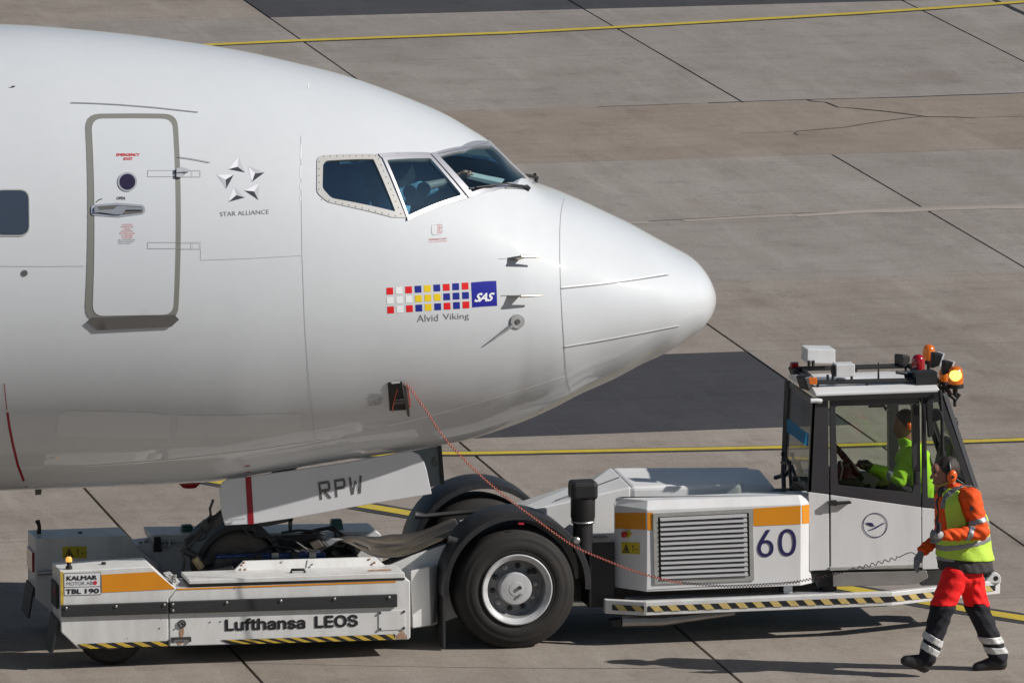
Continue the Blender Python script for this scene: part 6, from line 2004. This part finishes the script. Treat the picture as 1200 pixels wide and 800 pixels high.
# jacket: orange above, dark hem, open neck
TO = folds(torso(0), .004, 40, 1.0)
AR = folds(arms(0), .006, 75, 2.0)
hemcut = f.half(J(1128, 667), (-.06, 0, -1))
jb = vmax(smin(TO, AR, k=.02), hemcut)
collar = vmax(f.cap(J(1119.5, 580), J(1116.5, 566), .098, .088, sy=1.0), -f.cap(J(1119.5, 585), J(1114.5, 560), .076, .074), f.half(J(1117, 564.5), (.34, 0, 1)))
jb = vmin(jb, collar)
dkz = f.half(J(1128, 652.5), (-.1, 0, -1))          # >0 below the vest hem
frontdark = vmax(f.half(J(1109, 585), (1, 0, 0)) , f.half(J(1110, 590), (.35, 0, -1)))
armmask = arms(.012)
dark = vmin(vmax(-dkz, -armmask), )
f.mesh("orange_jacket", vmax(jb, vmin(dkz, armmask)), M['orangejacket'], wk)
f.mesh("dark_jacket_hem", vmax(TO + .001, hemcut, -dkz), M['darkjacket'], wk)
f.mesh("inner_collar", vmax(f.cap(J(1112, 588), J(1108.5, 574), .082, .076), -f.cap(J(1111, 585), J(1108.5, 560), .062, .066), f.half(J(1110, 571.5), (.5, 0, 1))), M['darkjacket'], wk)
f.mesh("jacket_front", vmax(TO - .005, f.half(J(1099.5, 592), (1, 0, .0)), f.half(J(1100, 577), (0, 0, 1)), -f.half(J(1100, 650), (0, 0, 1)), np.abs(f.Y - YW) - .035), M['darkjacket'], wk)
# vest over the torso, sleeveless, open at the front
vst = vmax(torso(.014) + .003 * np.sin(34 * f.Z + 5 * np.sin(9 * f.X) + 7 * f.Y), dkz + .0, -arms(.018) , f.half(J(1117, 571), (.25, 0, 1)))
strapcut = vmax(f.half(J(1106, 600), (1, 0, .12)), -f.half(J(1106, 624), (0, 0, 1)))
vst = vmax(vst, -vmax(f.half(J(1104, 600), (1, 0, .1)), -(-f.half(J(1100, 622), (0, 0, -1)))) )
f.mesh("lime_vest", vst, M['vest'], wk)
for (a, c) in ((1128, 617), (1128, 634)):
    f.mesh("reflective_band", tape(vst, J(a, c), np.array([-.16, 0, 1]), .05, .004), M['reflect'], wk)
UA = f.cap(shN, elN, .088, .070); FA = f.cap(elN, wrN, .070, .050)
f.mesh("reflective_band", tape(folds(UA, .006, 75, 2.0), J(1146, 611, -.235), elN - shN, .05, .005), M['reflect'], wk)
f.mesh("reflective_band", vmax(tape(folds(FA, .006, 75, 2.0), J(1135, 624.5, -.26), (wrN - elN) + np.array([0, 0, .12]), .05, .005)), M['reflect'], wk)
f.mesh("shoulder_tape", vmax(torso(.017), -torso(.008), np.abs(f.half(J(1139, 572, -.12), (.05, 1, 0))) - .024, -f.half(J(1128, 588), (-.15, 0, 1)), -arms(.02) * 0 - 1), M['reflect'], wk)
f.mesh("hem_tape", vmax(TO - .004, -(f.half(J(1100, 655.5), (-.04, 0, 1))), f.half(J(1100, 649.5), (-.04, 0, 1)), f.half(J(1113, 650), (1, 0, 0))), M['reflect'], wk)
f.mesh("glove", hN, M['glove'], wk); f.mesh("glove", hF, M['glove'], wk)
f.mesh("glove_back", vmax(hN_p - .003, f.half(J(1100, 620, -.3), (0, 1, .0)) - .02, f.half(J(1098, 623.5), (0, 0, -1))), M['glovelight'], wk)
# hair, ear defenders, eyes
hair = vmax(f.ell(hd + np.array([.008, 0, .008]), (.103, .085, .117), TILT), -f.half(J(1101, 549), (.80, 0, .62)), f.half(J(1108, 566), (-.6, 0, -1)))
hair = hair + .004 * np.sin(150 * f.X + 90 * f.Z) * np.sin(120 * f.Y + 60 * f.Z)
f.mesh("hair", hair, M['hair'], wk)
earp = J(1112, 555.5)
for s in (-1, 1):
    e = earp + np.array([0, s * .088, 0])
    f.mesh("ear_cup", f.ell(e + np.array([0, s * .012, 0]), (.042, .032, .058), -.25), M['muff'], wk)
    f.mesh("ear_cushion", f.ell(e - np.array([0, s * .012, 0]), (.046, .022, .060), -.25), M['boot'], wk)
band = [earp + np.array([-.006 + .006 * math.cos(t), -.100 * math.cos(t), .125 * math.sin(t)]) for t in np.linspace(0.1, PI - .1, 15)]
b = MB(); b.tube([p + np.array([-.012, 0, .012]) for p in band], .011, 8); b.build("headband", M['boot'], wk, smooth=True)
b = MB(); b.lathe([(.014, 0), (.012, -.008), (0, -.009)], earp + (0, -.132, .0), (0, 1, 0), 10); b.build("ear_cup_badge", M['boot'], wk)
b = MB(); b.tube([earp + (-.01, -.11, -.045), J(1104, 568, -.09), J(1099.5, 569.5, -.055), J(1095.5, 567.5, -.03)], .0045, 6); b.build("microphone_boom", M['label'], wk, smooth=True)
for s in (-1, 1):
    b = MB(); b.lathe([(0, -.011), (.008, -.008), (.011, 0), (.008, .008), (0, .011)], J(1095.1, 552.8, s * .034), (1, 0, 0), 10); b.build("eye", M['eye'], wk, smooth=True)
    b = MB(); b.tube([J(1094.2, 549.9, s * .018), J(1093.9, 549.3, s * .034), J(1096.2, 550.4, s * .055)], .005, 6); b.build("eyebrow", M['hair'], wk, smooth=True)
b = MB(); b.tube([J(1093.2, 565.4, -.016), J(1092.4, 565.2, 0), J(1093.2, 565.4, .016)], .0055, 6); b.build("lips", M['lip'], wk, smooth=True)
b = MB(); p = J(1138.4, 595.6, -.28); b.box(p - (.014, .004, .018), p + (.014, .004, .018)); b.build("sleeve_badge", M['boot'], wk)
# grey coil clip and cord end in his hand
b = MB(); b.tube([J(1100, 612, -.29), J(1100.5, 619, -.29), J(1098, 628, -.30)], [.018, .02, .016], 10)
rad = b.build("handheld_radio", M['cable'], None, smooth=True, angle=40)
tag(rad, "small black radio held upright in the walking handler's raised glove", "radio")

# ---- the tractor driver
YDv = -.58
dv = thing("person", P(1085, 640, y=YDv), "seated tractor driver in lime jacket and dark gloves behind the cab door window", "person")
f = Field((P(1000, 560, y=YDv)[0], YDv - .34, P(1080, 640, y=YDv)[2] - .35), (P(1112, 560, y=YDv)[0], YDv + .34, P(1080, 470, y=YDv)[2]), .012)
J = lambda a, c, dy=0.0: P(a, c, y=YDv + dy)
hd = J(1060, 496)
head = smin(f.ell(hd, (.095, .078, .115)), f.ell(J(1055, 505), (.055, .055, .065)), f.cap(J(1049.5, 498), J(1047.5, 502.5), .011, .014), k=.025)
neck = f.cap(J(1066, 521), J(1061, 507), .065, .06)
torso = lambda g: smin(f.cap(J(1085, 590), J(1070, 540), .16 + g, .155 + g, sy=.85), f.cap(J(1068, 529, -.17), J(1068, 529, .17), .085 + g, .085 + g), k=.05)
shN, elN, wrN = J(1066, 531, -.19), J(1055, 561, -.24), J(1024, 548, -.14)
shF, elF, wrF = J(1066, 531, .19), J(1052, 562, .22), J(1020, 549, .14)
arms = lambda g: vmin(smin(f.cap(shN, elN, .078 + g, .066 + g), f.cap(elN, wrN, .066 + g, .048 + g), k=.02), smin(f.cap(shF, elF, .078 + g, .066 + g), f.cap(elF, wrF, .066 + g, .048 + g), k=.02))
lg = lambda g: vmin(smin(f.cap(J(1084, 584, -.1), J(1036, 572, -.12), .09 + g, .075 + g), f.cap(J(1036, 572, -.12), J(1026, 640, -.12), .07 + g, .06 + g), k=.02),
                    smin(f.cap(J(1084, 584, .1), J(1036, 572, .12), .09 + g, .075 + g), f.cap(J(1036, 572, .12), J(1026, 640, .12), .07 + g, .06 + g), k=.02))
hN_p, hN = hand(wrN + (-.02, 0, .01), (-.85, -.05, .5), (-.5, .2, -.8), .7, -1, .012)
hF_p, hF = hand(wrF + (-.02, 0, .01), (-.9, .0, .4), (-.4, -.2, -.9), .7, 1, .012)
body = smin(head, neck, torso(-.03), k=.03)
body = vmin(smin(body, arms(-.022), k=.02), smin(torso(-.03), lg(-.02), k=.03), hN + .004, hF + .004)
f.mesh("body", body, M['skin'], dv)
TO = folds(torso(0), .004, 40, 3.); AR = folds(arms(0), .007, 60, 1.)
f.mesh("lime_jacket", vmax(smin(TO, AR, k=.02), -(f.Z - J(1086, 600)[2])), M['limejacket'], dv)
f.mesh("jacket_collar", vmax(f.cap(J(1067, 523), J(1063, 513), .09, .082), -f.cap(J(1067, 526), J(1063, 507), .068, .068), f.half(J(1063, 513), (.4, 0, 1))), M['limejacket'], dv)
f.mesh("reflective_band", tape(folds(f.cap(elN, wrN, .066, .048), .007, 60, 1.), J(1044, 554, -.19), wrN - elN, .055, .006), M['reflect'], dv)
f.mesh("dark_trousers", folds(lg(0), .004), M['blacktrousers'], dv)
f.mesh("glove", hN, M['boot'], dv); f.mesh("glove", hF, M['boot'], dv)
f.mesh("hair", vmax(f.ell(hd + np.array([.008, 0, .008]), (.102, .085, .12)), -f.half(J(1053, 492), (.8, 0, .6))), M['hair'], dv)
for s in (-1, 1):
    f.mesh("ear_cup", f.ell(J(1065.5, 499, s * .088), (.032, .026, .042)), M['muff'], dv)

# ---- the first officer
YPv = YC - .56
pv = thing("person", P(470, 250, y=YPv), "pilot in pale blue shirt stretching an arm forward behind the cockpit window", "person")
f = Field((P(440, 250, y=YPv)[0], YPv - .32, 3.40), (P(556, 220, y=YPv)[0], YPv + .32, 4.35), .013)
J = lambda a, c, dy=0.0: P(a, c, y=YPv + dy)
hd = J(472, 201)
head = smin(f.ell(hd, (.095, .078, .115)), f.ell(J(478, 209), (.055, .055, .062)), f.cap(J(483, 202), J(485.5, 206), .011, .014), k=.025)
neck = f.cap(J(464, 224), J(471, 209), .062, .058)
torso = lambda g: smin(f.cap(J(456, 275), J(460, 240), .15 + g, .15 + g, sy=.85), f.cap(J(462, 231, -.17), J(462, 231, .17), .08 + g, .08 + g), k=.05)
shN, elN, wrN = J(464, 233, -.18), J(489, 221, -.2), J(520, 213.5, -.13)
shF, elF, wrF = J(464, 233, .18), J(505, 222, .2), J(538, 206.5, .12)
slv = lambda g: vmin(f.cap(shN, elN + (wrN - elN) * .1, .068 + g, .058 + g), f.cap(shF, elF + (wrF - elF) * .1, .068 + g, .058 + g))
arm = vmin(f.cap(shN, elN, .05, .045), f.cap(elN, wrN, .046, .032), f.cap(shF, elF, .05, .045), f.cap(elF, wrF, .046, .032))
hN_p, hN = hand(wrN, (.9, .1, .1), (0, 0, -1), .4, 1, -.01)
hF_p, hF = hand(wrF, (.8, -.1, .25), (0, 0, -1), .5, -1, -.01)
body = vmin(smin(head, neck, torso(-.02), k=.03), arm, hN, hF)
M['skinlight'] = mat("fair_skin", (.62, .39, .30), .5)
f.mesh("body", body, M['skinlight'], pv)
M['shirt'] = cloth("pale_blue_shirt", (.42, .60, .72), .8)
f.mesh("shirt", smin(folds(torso(0), .004, 40), slv(0), k=.02), M['shirt'], pv)
f.mesh("hair", vmax(f.ell(hd + np.array([-.008, 0, .008]), (.102, .085, .12)), -f.half(J(478, 198), (-.8, 0, .6))), M['hair'], pv)
for s in (-1, 1):
    f.mesh("headphone", f.ell(J(468.5, 204, s * .09), (.04, .028, .05)), M['boot'], pv)

# ================================================================== HEADSET CORD
path = [(473.5, 450), (478, 452), (487, 464), (500, 482), (517, 508), (535, 529), (560, 554), (590, 580), (625, 606), (655, 628), (675, 641), (705, 654), (750, 671), (800, 682.5), (860, 686.5), (920, 683), (960, 676), (1000, 666.5), (1030, 659), (1052, 653), (1068, 647), (1074, 650)]
a0 = hull_map(473.5, 450, .05)
hp_ = wrF + 0
nP = len(path)
pts = []
yA = a0[1]; yB_ = YW + .06
cum = np.concatenate([[0], np.cumsum([math.hypot(path[i + 1][0] - path[i][0], path[i + 1][1] - path[i][1]) for i in range(nP - 1)])])
for i, q in enumerate(path):
    t = cum[i] / cum[-1]
    pts.append(P(q[0], q[1], y=yA + (yB_ - yA) * t))
pts = np.array(pts)
s_ = np.concatenate([[0], np.cumsum(np.linalg.norm(np.diff(pts, axis=0), axis=1))])
ev = lambda s: np.array([pchip(s_, pts[:, k], s) for k in range(3)]).T
cord = thing("headset_cord", (pts[0] + pts[-1]) / 2, "coiled red and black headset cord hanging from the jet's side panel", "cord")
def coil(s0, s1, R, r, pitch, m, name):
    n = int((s1 - s0) / pitch * 9)
    ss = np.linspace(s0, s1, n)
    c = ev(ss)
    d = np.gradient(c, axis=0); d /= np.linalg.norm(d, axis=1, keepdims=True)
    up = np.cross(d, np.array([0, 1.0, 0])); up /= np.linalg.norm(up, axis=1, keepdims=True)
    w = np.cross(d, up)
    ph = 2 * PI * (ss - s0) / pitch
    q = c + R * (np.cos(ph)[:, None] * up + np.sin(ph)[:, None] * w)
    b = MB(); b.tube(list(q), r, 5); return b.build(name, m, cord, smooth=True, angle=180)
M['cordred'] = mat("red_cord", (.48, .075, .04), .5)
M['corddark'] = mat("dark_cord", (.05, .022, .02), .5)
iA = s_[13]; iB = s_[17]; iC = s_[19]
coil(0, iA, .0085, .0036, .026, M['cordred'], "red_coil")
coil(iA, iB, .0090, .0036, .026, M['corddark'], "dark_coil")
coil(iB, iC, .013, .0038, .055, M['corddark'], "stretched_coil")
b = MB(); b.tube(list(ev(np.linspace(iC, s_[-1], 14))), .0038, 6); b.build("straight_lead", M['corddark'], cord, smooth=True)
b = MB(); b.tube(list(ev(np.linspace(0, iA, 120))), .0022, 5); b.build("pale_core", mat("pale_cord", (.62, .42, .36), .6), cord, smooth=True)
b = MB(); q0 = hull_map(464, 450, .045)
b.tube([hull_map(464.5, 453, .03), hull_map(460.5, 463, .05), hull_map(458.3, 472, .05), hull_map(459, 479, .03)], .005, 6)
b.tube([hull_map(475, 449, .06), hull_map(476.5, 458, .07), hull_map(478, 470, .06), hull_map(477, 472, .05)], .007, 6)
b.build("plug_lead", M['cordred'], cord, smooth=True)
